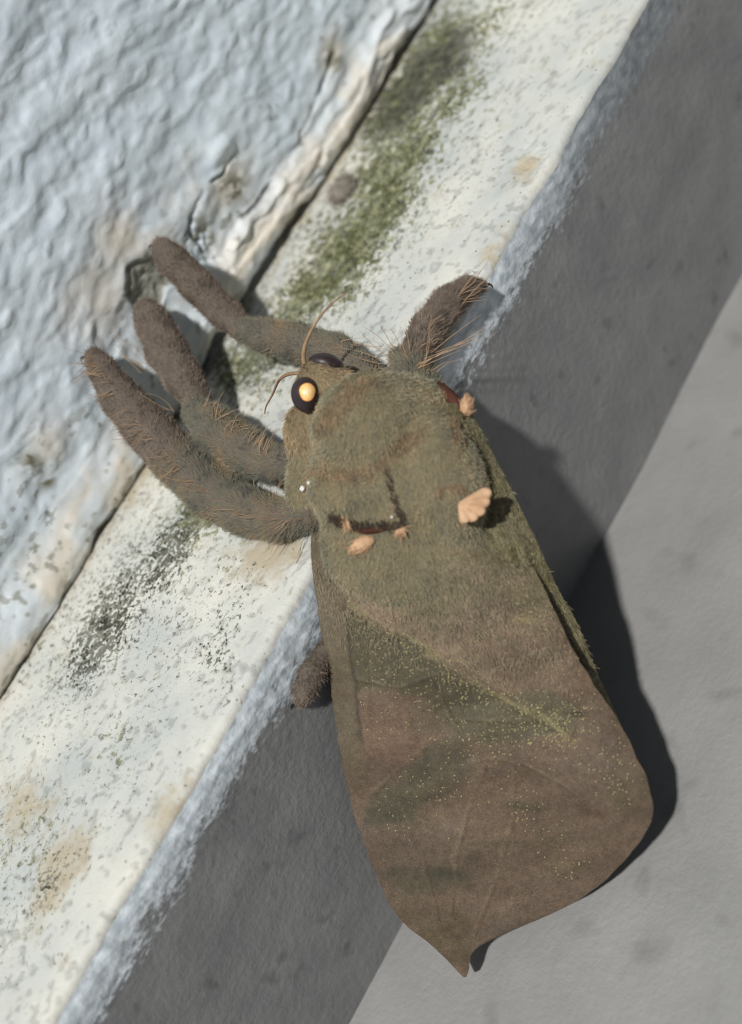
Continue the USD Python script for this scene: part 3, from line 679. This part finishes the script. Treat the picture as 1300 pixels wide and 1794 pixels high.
# --- antennae, palps
ant_mat = fur_mat('antenna_brown', [(0.3, (0.20, 0.12, 0.065)), (0.7, (0.36, 0.24, 0.14))], 1.2, 0.6)
q = spline([(534, 640, 109.2), (533, 612, 108.6), (545, 580, 108.0), (566, 548, 107.6), (590, 525, 107.4), (606, 514, 107.4)], 40)
part('antenna', taper_tube(at(*q.T), np.linspace(0.20, 0.04, 40)), ant_mat, moth)
q = spline([(524, 654, 109.4), (508, 655, 110.2), (490, 665, 112), (478, 690, 114), (468, 708, 115.5), (464, 725, 116.6)], 30)
part('antenna', taper_tube(at(*q.T), np.linspace(0.17, 0.05, 30)), ant_mat, moth)

# --- wings
def ramp_fn(pts):
    ys_ = np.array([p[1] for p in pts], float); xs_ = np.array([p[0] for p in pts], float)
    from scipy.interpolate import PchipInterpolator
    return PchipInterpolator(ys_, xs_)
LEFT = ramp_fn([(546, 900), (545, 950), (548, 1010), (556, 1065), (570, 1150), (583, 1230), (598, 1330), (622, 1430), (650, 1510), (680, 1580), (708, 1620), (748, 1650), (783, 1682), (800, 1700), (812, 1712)])
RIGHT_TOP = ramp_fn([(840, 900), (878, 930), (908, 962), (938, 1000), (954, 1030), (982, 1092), (1020, 1164), (1056, 1221), (1080, 1256), (1118, 1330), (1136, 1372), (1144, 1412), (1138, 1445), (1102, 1498), (1045, 1556), (955, 1606), (874, 1641), (838, 1660), (826, 1672), (823, 1685), (822, 1696), (817, 1712)])
FOLD = ramp_fn([(590, 900), (598, 1000), (605, 1055), (613, 1120), (622, 1200), (634, 1290), (645, 1370), (665, 1450), (690, 1530), (720, 1600), (745, 1635), (790, 1680), (808, 1700), (814, 1712)])
RIGHT_UNDER = ramp_fn([(815, 700), (838, 745), (872, 810), (907, 880), (942, 950), (977, 1030), (1012, 1093), (1052, 1192), (1078, 1246), (1100, 1300)])

def shade(x, y, list_, base):
    c = base
    for pts, col, soft, amt in list_:
        m = sstep(-soft, soft, poly_sd(x, y, pts)) * amt
        c = c * (1 - m[..., None]) + np.array(col) * m[..., None]
    return c

VEINS = [([(600, 1060), (680, 1098), (745, 1132), (800, 1172), (862, 1212), (920, 1246), (1000, 1290)], 7.0), ([(712, 1240), (724, 1285), (735, 1310)], 2.6), ([(735, 1155), (790, 1255), (830, 1315), (850, 1345)], 3.2),
         ([(820, 1336), (870, 1330), (915, 1338), (950, 1355), (990, 1378), (1010, 1395)], 3.0), ([(620, 1190), (700, 1205), (770, 1180)], 3), ([(745, 1310), (690, 1355), (655, 1390)], 3), ([(800, 1260), (900, 1265), (990, 1260)], 2.5),
         ([(850, 1345), (820, 1420), (800, 1500), (790, 1600)], 4.5), ([(900, 1340), (900, 1430), (870, 1540), (830, 1640)], 4.5), ([(700, 1410), (740, 1500), (775, 1640)], 4), ([(640, 1120), (650, 1300)], 2.5)]
def wing_paint(X, Y, seed):
    j = (n3(X * .02, Y * .02, 0, seed) - 0.5) * 26; j2 = (n3(X * .02, Y * .02, 9, seed + 1) - 0.5) * 26
    x, y = X + j, Y + j2
    b = np.array([0.125, 0.090, 0.066]) + (n3(X * .009, Y * .014, 0, seed + 2)[..., None] - 0.5) * np.array([0.07, 0.055, 0.05])
    c = np.broadcast_to(b, (*X.shape, 3)).copy()
    OL = (0.080, 0.072, 0.046)
    c = shade(x, y, [
        ([(560, 880), (860, 880), (900, 1010), (830, 1060), (760, 1110), (690, 1080), (600, 1040)], (0.19, 0.165, 0.105), 26, .85),
        ([(600, 1040), (690, 1065), (780, 1110), (860, 1170), (940, 1215), (900, 1215), (830, 1190), (740, 1140), (650, 1095)], (0.215, 0.16, 0.12), 13, .9),
        ([(830, 890), (925, 925), (975, 1030), (950, 1085), (880, 1040)], (0.185, 0.16, 0.10), 14, .85),
        ([(800, 1110), (900, 1060), (960, 1080), (1030, 1190), (980, 1225), (880, 1200)], (0.145, 0.098, 0.072), 18, .8),
        ([(600, 1068), (680, 1105), (745, 1140), (870, 1222), (985, 1280), (950, 1296), (860, 1300), (800, 1292), (740, 1230), (690, 1205), (620, 1215)], OL, 9, .92),
        ([(880, 1210), (960, 1205), (1010, 1240), (1005, 1285), (950, 1262)], OL, 9, .75),
        ([(640, 1240), (735, 1215), (790, 1300), (735, 1322), (680, 1345), (640, 1330)], (0.14, 0.092, 0.068), 10, .8),
        ([(705, 1232), (770, 1205), (790, 1290), (720, 1292)], (0.095, 0.078, 0.055), 8, .6),
        ([(735, 1302), (812, 1290), (830, 1345), (790, 1390), (750, 1400), (735, 1350)], (0.080, 0.070, 0.048), 8, .75),
        ([(745, 1325), (690, 1362), (645, 1420), (640, 1455), (720, 1455), (745, 1400)], (0.068, 0.068, 0.045), 14, .75),
        ([(640, 1455), (760, 1440), (900, 1500), (700, 1530), (655, 1500)], (0.135, 0.102, 0.078), 14, .7),
        ([(655, 1520), (760, 1520), (830, 1525), (820, 1560), (700, 1575)], (0.078, 0.076, 0.050), 14, .6),
        ([(690, 1590), (800, 1595), (840, 1640), (815, 1705), (760, 1660)], (0.10, 0.08, 0.05), 10, .6),
        ([(830, 1345), (930, 1350), (1020, 1400), (900, 1480), (800, 1440)], (0.14, 0.100, 0.074), 16, .6),
        ([(1060, 1330), (1130, 1360), (1135, 1440), (1060, 1400)], (0.11, 0.086, 0.054), 16, .7)], c)
    for (qx, qy, rx, ry, col, a) in [(920, 1412, 34, 9, OL, .8), (1040, 1420, 30, 10, (0.10, .062, .042), .7), (860, 1480, 30, 9, OL, .6), (975, 1475, 36, 10, (.10, .085, .045), .6), (835, 1505, 22, 14, (.075, .06, .046), .7),
                                     (780, 1530, 34, 16, (.066, .066, .045), .7), (905, 1480, 26, 8, (.085, .066, .048), .7), (1010, 1520, 34, 8, (.085, .07, .045), .6), (985, 1520, 30, 8, (.15, .12, .07), .4), (1075, 1300, 20, 26, (.085, .062, .05), .5),
                                     (838, 1113, 9, 8, (.03, .03, .02), .9), (1012, 1252, 17, 4, (.04, .035, .025), .9), (920, 1085, 26, 9, (.20, .17, .08), .5), (690, 1125, 22, 7, (.045, .04, .028), .8), (940, 1160, 30, 40, (.13, .088, .066), .5)]:
        m = np.exp(-(((x - qx) / rx) ** 2 + ((y - qy) / ry) ** 2) ** 1.5) * a
        c = c * (1 - m[..., None]) + np.array(col) * m[..., None]
    for pts, wdt in VEINS:
        m = sstep(wdt * 1.3, wdt * .3, polyline_dist(x, y, pts)) * (.58 * sstep(.25, .6, n3(X * .05, Y * .05, 1, seed + 7)) if wdt > 6 else .30 * sstep(.35, .6, n3(X * .03, Y * .03, 1, seed + 8)))
        c = c * (1 - m[..., None]) + np.array((0.22, 0.195, 0.11) if wdt > 6 else (0.20, 0.155, 0.11)) * m[..., None]
    ua, va = X * .22 + Y * .97, X * .97 - Y * .22
    c *= (0.62 + 0.76 * n3(ua * .022, va * .006, 2, seed + 9, 3))[..., None]
    c *= (1 - 0.08 * sstep(1180, 1330, Y))[..., None]
    c *= (0.80 + 0.40 * n3(X * .10, Y * .10, 0, seed + 4, 3))[..., None]
    return np.clip(c * np.array([0.93, 0.91, 0.86]), 0.01, 0.6)

def wing_relief(X, Y):
    ua, va = X * .22 + Y * .97, X * .97 - Y * .22
    r = 0.55 * (n3(ua * .016, va * .007, 5, 123, 2) - 0.5) + 0.16 * (n3(X * .03, Y * .03, 0, 121) - 0.5) + 0.05 * (n3(X * .1, Y * .1, 3, 122) - 0.5)
    for pts, wdt in VEINS:
        r = r + (0.20 if wdt > 6 else 0.10) * sstep(wdt * 1.6, 0, polyline_dist(X, Y, pts))
    r = r + 0.22 * np.exp(-(((X - 833) / 10) ** 2 + ((Y - 1106) / 9) ** 2)) - 0.25 * np.exp(-(((X - 843) / 7) ** 2 + ((Y - 1120) / 6) ** 2))
    r = r - 0.18 * np.exp(-(((X - 1012) / 18) ** 2 + ((Y - 1252) / 4) ** 2))
    return r

n, l = pos_nodes()
wing_mat = mat('wing_scales', {**n,
    'a': ('attribute', {'attribute': 'tint'}),
    'n1': ('noise_texture', {'scale': 7.0, 'detail': 3.0, 'roughness': 0.7}), 'r1': ('rgb_ramp', {'ramp': [(0.3, (0.62, 0.62, 0.62)), (0.7, (1.35, 1.33, 1.25))]}),
    'n2': ('noise_texture', {'scale': 2.2, 'detail': 4.0, 'roughness': 0.65}), 'r2': ('rgb_ramp', {'ramp': [(0.3, (0.82, 0.84, 0.82)), (0.7, (1.15, 1.12, 1.1))]}),
    'x1': ('mix', {'mix_type': 'multiply', 'fac': 1.0}), 'x2': ('mix', {'mix_type': 'multiply', 'fac': 1.0}),
    'b': ('bump', {'strength': 0.5, 'distance': 0.00012}),
    'p': ('principled_bsdf', {'roughness': 0.6, 'specular_ior_level': 0.3, 'sheen_weight': 0.08, 'sheen_roughness': 0.5})},
    l + [('m.vector', 'n1.vector'), ('m.vector', 'n2.vector'), ('n1.fac', 'r1.fac'), ('n2.fac', 'r2.fac'), ('a.color', 'x1.color1'), ('r1.color', 'x1.color2'), ('x1.color', 'x2.color1'), ('r2.color', 'x2.color2'),
         ('x2.color', 'p.base_color'), ('n1.fac', 'b.height'), ('b.normal', 'p.normal')])

def two_sided(top, nu, nv, thick):
    """A thin sheet with a back and a closed rim from a grid of camera-frame points."""
    n_ = nu * nv
    back = top - np.array([0, 0, thick])
    f = grid_faces(nu, nv)
    v = np.vstack([top, back]); ff = [f, f[:, ::-1] + n_]
    idx = np.arange(n_).reshape(nu, nv)
    ring = np.concatenate([idx[0, :-1], idx[:-1, -1], idx[-1, :0:-1], idx[:0:-1, 0]])
    nx = np.roll(ring, -1)
    ff += [np.stack([ring, ring + n_, nx], -1), np.stack([nx, ring + n_, nx + n_], -1)]
    return v, np.vstack(ff)

def wing_height(X, Y, L, R_, Fd):
    """mm towards the lens above the wing plane"""
    s = (X - Fd) / np.maximum(R_ - Fd, 1)                       # 0 at the fold, 1 at the right margin
    h = 1.9 * (1 - np.abs(np.clip(s, 0, 1) * 1.75 - 0.80) ** 2.2) * sstep(1730, 1250, Y) + 0.4
    strip = np.clip((Fd - X) / np.maximum(Fd - L, 1), 0, 1)
    h = h - 1.25 * strip ** 1.3 * sstep(1520, 1300, Y) - 0.10 * sstep(.0, .15, strip) * sstep(1340, 1250, Y)
    h = h - 2.0 * sstep(1000, 925, Y) - 1.0 * sstep(850, 930, X) * sstep(1090, 960, Y)                           # tucked under the thorax
    h = h + 3.0 * np.exp(-(((X - 1150) / 150) ** 2 + ((Y - 1420) / 170) ** 2)) + 0.8 * sstep(.5, 1, s) * sstep(1000, 1150, Y)
    return h

rows = np.concatenate([np.linspace(900, 1640, 330), np.linspace(1642, 1712, 40)])
cols = np.linspace(0, 1, 230)
Yw = np.broadcast_to(rows[:, None], (len(rows), len(cols)))
Lw, Rw, Fw = LEFT(rows)[:, None], RIGHT_TOP(rows)[:, None], (FOLD(rows) + 7 * (n3(rows * .03, 0, 0, 133) - .5) + 3 * (n3(rows * .12, 0, 0, 134) - .5))[:, None]
Xw = Lw + (Rw - Lw) * cols[None]
# slightly nibbled margin
mg = (n3(rows[:, None] * 0.05, 0, 0, 131) - 0.5) * 5 * (2 * cols[None] - 1) ** 9 * sstep(1700, 1640, Yw)
Xw = Xw + mg
H = wing_height(Xw, Yw, Lw, Rw, Fw) + wing_relief(Xw, Yw)
D = wing_d(Xw, Yw) - H
q = np.stack([(Xw - CX) / FOC * D, -(Yw - CY) / FOC * D, -D], -1).reshape(-1, 3)
col = wing_paint(Xw, Yw, 140)
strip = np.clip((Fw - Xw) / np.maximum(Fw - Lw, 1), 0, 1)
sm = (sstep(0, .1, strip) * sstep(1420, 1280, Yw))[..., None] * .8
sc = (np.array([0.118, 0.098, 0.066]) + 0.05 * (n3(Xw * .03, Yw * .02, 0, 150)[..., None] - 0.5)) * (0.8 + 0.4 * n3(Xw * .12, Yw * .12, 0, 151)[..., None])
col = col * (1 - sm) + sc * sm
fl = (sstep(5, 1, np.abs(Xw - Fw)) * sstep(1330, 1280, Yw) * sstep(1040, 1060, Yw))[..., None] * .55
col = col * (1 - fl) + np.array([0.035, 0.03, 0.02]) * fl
v, f = two_sided(q, len(rows), len(cols), 0.10)
fw = part('forewing', (world(v), f[:, ::-1]), wing_mat, moth, colors=np.vstack([col.reshape(-1, 3)] * 2))
tag(fw, 'upper brown forewing patterned like a dead leaf, with a hooked tip')

rows2 = np.linspace(706, 1296, 240); cols2 = np.linspace(0, 1, 60)
Y2 = np.broadcast_to(rows2[:, None], (len(rows2), len(cols2)))
R2 = RIGHT_UNDER(rows2)[:, None]; L2 = np.minimum(R2 - 20, np.where(rows2 < 880, 770, np.where(rows2 < 900, 790, RIGHT_TOP(np.maximum(rows2, 900)) - 60))[:, None])
X2 = L2 + (R2 - L2) * cols2[None]
top_r = RIGHT_TOP(np.maximum(rows2, 900))[:, None]
H2 = 1.0 - 1.9 * cols2[None] ** 2 - 0.55 + 0.1 * (n3(X2 * .05, Y2 * .03, 0, 161) - 0.5)
H2 = H2 + 0.30 * np.abs(((X2 - R2) / 15) % 2 - 1) * sstep(900, 960, Y2) * 0.6 - 0.5 * sstep(900, 740, Y2) + 0.22 * (n3(X2 * .16, Y2 * .08, 0, 162) - 0.5)
D2 = wing_d(X2, Y2) - H2
q2 = np.stack([(X2 - CX) / FOC * D2, -(Y2 - CY) / FOC * D2, -D2], -1).reshape(-1, 3)
c2 = np.array([0.145, 0.128, 0.072]) + 0.09 * (n3(X2 * .05, Y2 * .03, 0, 163)[..., None] - 0.5)
ln = sstep(0.1, 0.0, np.abs(cols2[None] - 0.72)) * sstep(930, 1000, Y2)
c2 = np.clip(c2 * (0.6 + 0.8 * n3(X2 * .16, Y2 * .16, 0, 164)[..., None]) * (1 - 0.6 * ln[..., None]), .01, .5)
v, f = two_sided(q2, len(rows2), len(cols2), 0.10)
uw = part('forewing', (world(v), f[:, ::-1]), wing_mat, moth, colors=np.vstack([c2.reshape(-1, 3)] * 2))
tag(uw, 'olive margin of the other forewing showing along the right side')

# pale yellow green scales scattered on the forewing
scale_mat = fur_mat('pale_scales', [(0.3, (0.36, 0.32, 0.14)), (0.7, (0.62, 0.57, 0.32))], 2.0, 0.5)
from scipy.interpolate import RegularGridInterpolator
hi_ = RegularGridInterpolator((rows, cols), D)
def on_wing(x, y):
    s_ = np.clip((x - LEFT(y)) / (RIGHT_TOP(y) - LEFT(y)), 0, 1)
    return hi_(np.stack([y, s_], -1))
n_try = 60000
sx, sy = rng.uniform(600, 1130, n_try), rng.uniform(1010, 1540, n_try)
dens = 0.9 * sstep(60, 0, polyline_dist(sx, sy, VEINS[0][0])) * sstep(-30, 15, poly_sd(sx, sy, [(600, 1050), (1010, 1270), (1000, 1310), (800, 1305), (690, 1230), (610, 1230)])) * 0.11
dens += 0.035 * sstep(-20, 10, poly_sd(sx, sy, [(600, 1060), (760, 1150), (1010, 1285), (960, 1310), (800, 1320), (620, 1240)])) + 0.03 * sstep(-20, 10, poly_sd(sx, sy, [(740, 1320), (650, 1400), (640, 1460), (720, 1455)]))
for (ex, ey, r, a) in [(930, 1080, 30, .12), (700, 1130, 30, .05), (985, 1250, 30, .08), (1010, 1250, 22, .08), (1070, 1350, 36, .09), (920, 1415, 30, .05), (840, 1112, 16, .15), (640, 1100, 30, .08), (960, 1280, 40, .10), (990, 1520, 30, .05), (780, 1390, 40, .03), (980, 1475, 26, .04), (860, 1300, 60, .02)]:
    dens += a * np.exp(-((sx - ex) ** 2 + (sy - ey) ** 2) / r ** 2)
dens = dens * 1.1 + 0.008 * sstep(1480, 1200, sy)
keep = (rng.random(n_try) < dens) & (sx > FOLD(sy) + 4) & (sx < RIGHT_TOP(sy) - 8)
sx, sy = sx[keep], sy[keep]; sd = on_wing(sx, sy)
pc = np.stack([(sx - CX) / FOC * sd, -(sy - CY) / FOC * sd, -sd], -1)
k0 = len(pc); a_ = rng.uniform(0, 2 * np.pi, k0); sz = rng.uniform(0.04, 0.095, k0)
du = np.stack([np.cos(a_), np.sin(a_), 0 * a_], -1) * sz[:, None]; dv = np.stack([-np.sin(a_), np.cos(a_), 0 * a_], -1) * sz[:, None] * 0.6
upv = np.array([0, 0, 1.0])
vv = np.stack([pc + du + upv * .02, pc + dv + upv * .01, pc - du + upv * .02, pc - dv + upv * .01, pc + upv * 0.09, pc - upv * .05], 1)
ff = np.array([[0, 1, 4], [1, 2, 4], [2, 3, 4], [3, 0, 4], [1, 0, 5], [2, 1, 5], [3, 2, 5], [0, 3, 5]])
tag(part('pale_scales', (world(vv.reshape(-1, 3)), (ff[None] + 6 * np.arange(k0)[:, None, None]).reshape(-1, 3)), scale_mat, fw, smooth=False), kind='stuff')

# short velvet at the wing base
nv_ = 34000
vx, vy = rng.uniform(545, 1010, nv_), rng.uniform(920, 1210, nv_)
ok = (vx > LEFT(vy) + 2) & (vx < RIGHT_TOP(vy) - 2) & (rng.random(nv_) < np.clip(1.25 - (vy - 950 - (vx - 600) * .30) / 160, 0, 1))
vx, vy = vx[ok], vy[ok]; vd = on_wing(vx, vy)
pc = np.stack([(vx - CX) / FOC * vd, -(vy - CY) / FOC * vd, -vd], -1)
velvet = fur_mat('wing_velvet', [(0.30, (0.15, 0.135, 0.088)), (0.5, (0.245, 0.21, 0.138)), (0.68, (0.34, 0.26, 0.18))], 0.5)
pts, w = lay(pc, np.broadcast_to([0, 0, 1.0], pc.shape), TAIL + flow_noise(pc, 1.6, 170), 0.42, 0.35, 0.3, 0.05)
strands('wing_velvet', world(pts), w, velvet, fw)
# scaly fringe along the other wing's shoulder
ns_ = 5000
ry_ = rng.uniform(720, 1180, ns_); cx_ = rng.uniform(0.2, 1.0, ns_)
lx_ = np.interp(ry_, rows2, L2[:, 0]); vx = lx_ + (RIGHT_UNDER(ry_) - lx_) * cx_
vd = RegularGridInterpolator((rows2, cols2), D2)(np.stack([ry_, cx_], -1))
pc = np.stack([(vx - CX) / FOC * vd, -(ry_ - CY) / FOC * vd, -vd], -1)
pts, w = lay(pc, np.broadcast_to([0.25, 0.1, 1.0], pc.shape), np.array([0.4, -.9, 0]) + flow_noise(pc, 1.5, 175), 0.38, 0.5, 0.35, 0.06)
strands('wing_velvet', world(pts), w, fur_mat('shoulder_scales', [(0.32, (0.07, 0.062, 0.035)), (0.5, (0.17, 0.15, 0.085)), (0.68, (0.30, 0.27, 0.16))], 1.3), uw)

# --- orange scale tufts on the thorax and shoulder
_bx, _by = CX + BV[:, 0] / -BV[:, 2] * FOC, CY - BV[:, 1] / -BV[:, 2] * FOC
def surf(x, y, r=7.0):
    """Depth of the body's near surface at places of the photograph."""
    x, y = np.atleast_1d(np.asarray(x, float)), np.atleast_1d(np.asarray(y, float)); out = np.zeros(len(x))
    for i_ in range(len(x)):
        m = (np.abs(_bx - x[i_]) < r) & (np.abs(_by - y[i_]) < r)
        out[i_] = (-BV[m, 2]).min() if m.any() else 106.0
    return out

def tuft(cx, cy, lift, rx, ry, th, rot, hairs, flow, label, d=None):
    d = float(surf(cx, cy)[0]) - lift if d is None else d
    s_ = d / FOC; a = math.radians(rot)
    sp = trimesh.creation.icosphere(3); v = np.array(sp.vertices)
    v = v * (1 + 0.45 * (n3(v[:, 0] * 1.6, v[:, 1] * 1.6, v[:, 2] * 1.6, int(cx)) - .5)[:, None])
    v = v * [rx * s_, ry * s_, th]
    Rm = np.array([[math.cos(a), -math.sin(a), 0], [math.sin(a), math.cos(a), 0], [0, 0, 1]])
    v = v @ Rm.T + C(cx, cy, d)
    t = part('scale_tuft', (world(v), sp.faces), tuft_mat, moth)
    tag(t, label)
    k = rng.integers(0, len(v), hairs); nr = np.array(trimesh.Trimesh(v, sp.faces, process=False).vertex_normals)[k]
    pts, w = lay(v[k] + rng.normal(0, .03, (hairs, 3)), nr, np.broadcast_to(np.array(flow, float), (hairs, 3)), 0.42, 0.3, 0.25, 0.045)
    strands('tuft_hair', world(pts), w, tuft_mat, t)
tuft(636, 953, 0.0, 24, 13, 0.5, 28, 420, (-.8, -.5, 0), 'orange oval tuft at the left back of the thorax')
tuft(818, 712, 0, 11, 16, 0.6, 0, 300, (0, .6, 0), 'orange knob tuft on the shoulder', d=105.6)
tuft(606, 914, 0.0, 7, 13, 0.3, 20, 160, (-.3, -.9, 0), 'small orange tuft under the left lobe')
tuft(702, 930, 0.0, 11, 6, 0.3, 20, 160, (.3, -.9, 0), 'small tan tuft at the middle of the back')
# fan of petals at the right
fan = []
d_fan = float(surf(815, 885)[0])
for a0, L in [(20, 60), (4, 54), (-18, 48), (-42, 42), (-66, 36)]:
    a = math.radians(a0); t = np.linspace(0, 1, 12)[:, None]; w_ = np.linspace(-1, 1, 7)[None]
    half = (2 + 11 * t ** .8) * np.sqrt(np.clip(1 - np.clip((t - .75) / .27, 0, 1) ** 2, 0.02, 1))
    px = 804 + L * t * math.cos(a) - w_ * half * math.sin(a); py = 882 - L * t * math.sin(a) - w_ * half * math.cos(a)
    dd = d_fan - 0.45 - 0.75 * t + 0.25 * w_ ** 2 + (a0 + 75) * -0.003 + 0 * px
    qq = np.stack([(px - CX) / FOC * dd, -(py - CY) / FOC * dd, -dd], -1).reshape(-1, 3)
    v, f = two_sided(qq, 12, 7, 0.14)
    fan.append(trimesh.Trimesh(v, f, process=False))
tag(part('scale_tuft', (world(np.vstack([c_.vertices for c_ in fan])), np.vstack([c_.faces + i_ * len(c_.vertices) for i_, c_ in enumerate(fan)])[:, ::-1]), tuft_mat, moth), 'orange fan-shaped tuft standing off the right side of the thorax')

# fringes of longer scales along the lobe seams; the dark ones paint crease shade
def fringe(name, pts, count, spread, length, mt_, flow, lift=0.5):
    q = spline([(a, b, 0) for a, b in pts], 60)
    k = rng.integers(0, 60, count)
    x, y = q[k, 0] + rng.normal(0, spread, count), q[k, 1] + rng.normal(0, spread, count)
    d = surf(x, y) - 0.05
    p = np.stack([(x - CX) / FOC * d, -(y - CY) / FOC * d, -d], -1)
    pts_, w = lay(p, np.broadcast_to([0, 0, 1.0], p.shape), np.broadcast_to(np.array(flow, float), p.shape), length, lift, 0.3, 0.05)
    strands(name, world(pts_), w, mt_, body)
collar_mat = fur_mat('collar_fringe', [(0.3, (0.19, 0.13, 0.075)), (0.7, (0.35, 0.25, 0.15))], 0.6)
crease_shade_mat = fur_mat('crease_shade_fringe', [(0.3, (0.045, 0.032, 0.022)), (0.7, (0.10, 0.07, 0.045))], 0.6)
fringe('collar_fringe', [(548, 826), (600, 832), (645, 824), (690, 792), (735, 758)], 700, 7, 0.4, collar_mat, TAIL)
fringe('collar_fringe', [(700, 778), (712, 768), (722, 772)], 220, 6, 0.35, collar_mat, TAIL)
fringe('crease_shade_fringe', [(672, 812), (684, 850), (696, 890), (708, 915)], 420, 3, 0.35, crease_shade_mat, TAIL, 0.25)
fringe('crease_shade_fringe', [(575, 903), (610, 917), (660, 920), (705, 915)], 520, 4, 0.35, crease_shade_mat, TAIL, 0.2)
fringe('collar_fringe', [(765, 868), (772, 855), (795, 852), (812, 862)], 220, 4, 0.35, collar_mat, TAIL)
fringe('collar_fringe', [(645, 660), (608, 696), (580, 725), (560, 750)], 700, 10, 0.4, collar_mat, TAIL)
fringe('collar_fringe', [(780, 690), (795, 730), (805, 780)], 260, 8, 0.4, collar_mat, TAIL)

# dark strip painting the shaded gap under the left lobe; bare skin behind the shoulder
def skin_gap_strip(name, pts, rad, label, sink=0.15):
    q = spline([(a, b, (float(surf(a, b)[0]) + sink if c is None else c)) for a, b, c in pts], 24)
    tag(part(name, taper_tube(at(*q.T), rad * np.sin(np.linspace(0.15, np.pi - .15, 24))), brown_skin_and_gap, moth), label)
skin_gap_strip('skin_and_gap_shade', [(612, 925, None), (640, 930, None), (672, 926, None), (700, 922, None)], 0.30, 'dark red brown strip painted for the shaded gap under the left lobe of the thorax')
skin_gap_strip('skin_and_gap_shade', [(765, 668, 107.0), (785, 690, 106.4), (802, 715, 106.0), (812, 745, 106.0)], 0.5, 'red brown bare skin beside the shoulder')
bead = mat('white_bead', {'p': ('principled_bsdf', {'base_color': (0.75, 0.73, 0.70), 'roughness': 0.3})}, [])
for bx_, by_, br_ in ((687, 906, 0.10), (541, 846, 0.13), (530, 856, 0.19)):
    sp = trimesh.creation.icosphere(3)
    v = np.array(sp.vertices); v = v * (1 + 1.0 * (n3(v[:, 0] * 2, v[:, 1] * 2, v[:, 2] * 2, 5 + int(bx_)) - .5)[:, None]) * br_
    tag(part('pale_crumb', (world(v + C(bx_, by_, float(surf(bx_, by_)[0]) - 0.12)), sp.faces), bead, moth), 'tiny white crumb caught in the fur')

# ------------------------------------------------------------------ small things on the ledge
fl = on_plane(605, 338, 2, 0.0)
fluff = thing('fluff_ball', 'grey beige ball of cobweb fluff on the green part of the ledge', 'fluff', fl * MM)
sp = trimesh.creation.icosphere(3); v = np.array(sp.vertices)
v = v * (1 + 0.5 * (n3(v[:, 0] * 1.7, v[:, 1] * 1.7, v[:, 2] * 1.7, 181, 3) - .5)[:, None]) * [1.5, 1.1, 0.8] + fl + [0, 0, 0.5]
fluff_mat = fur_mat('fluff_grey', [(0.3, (0.22, 0.19, 0.15)), (0.7, (0.45, 0.41, 0.35))], 1.2, 0.9)
core = part('core', (v, sp.faces), fluff_mat, fluff)
k = rng.integers(0, len(v), 900); d0 = rng.normal(0, 1, (900, 3)); d0[:, 2] = np.abs(d0[:, 2]) * .5
tt = np.linspace(0, 1, 4)[None, :, None]
pts = v[k][:, None] + d0[:, None] * tt * 0.45 + rng.normal(0, .12, (900, 4, 3))
strands('threads', pts, np.full((900, 4), 0.03), fluff_mat, fluff)
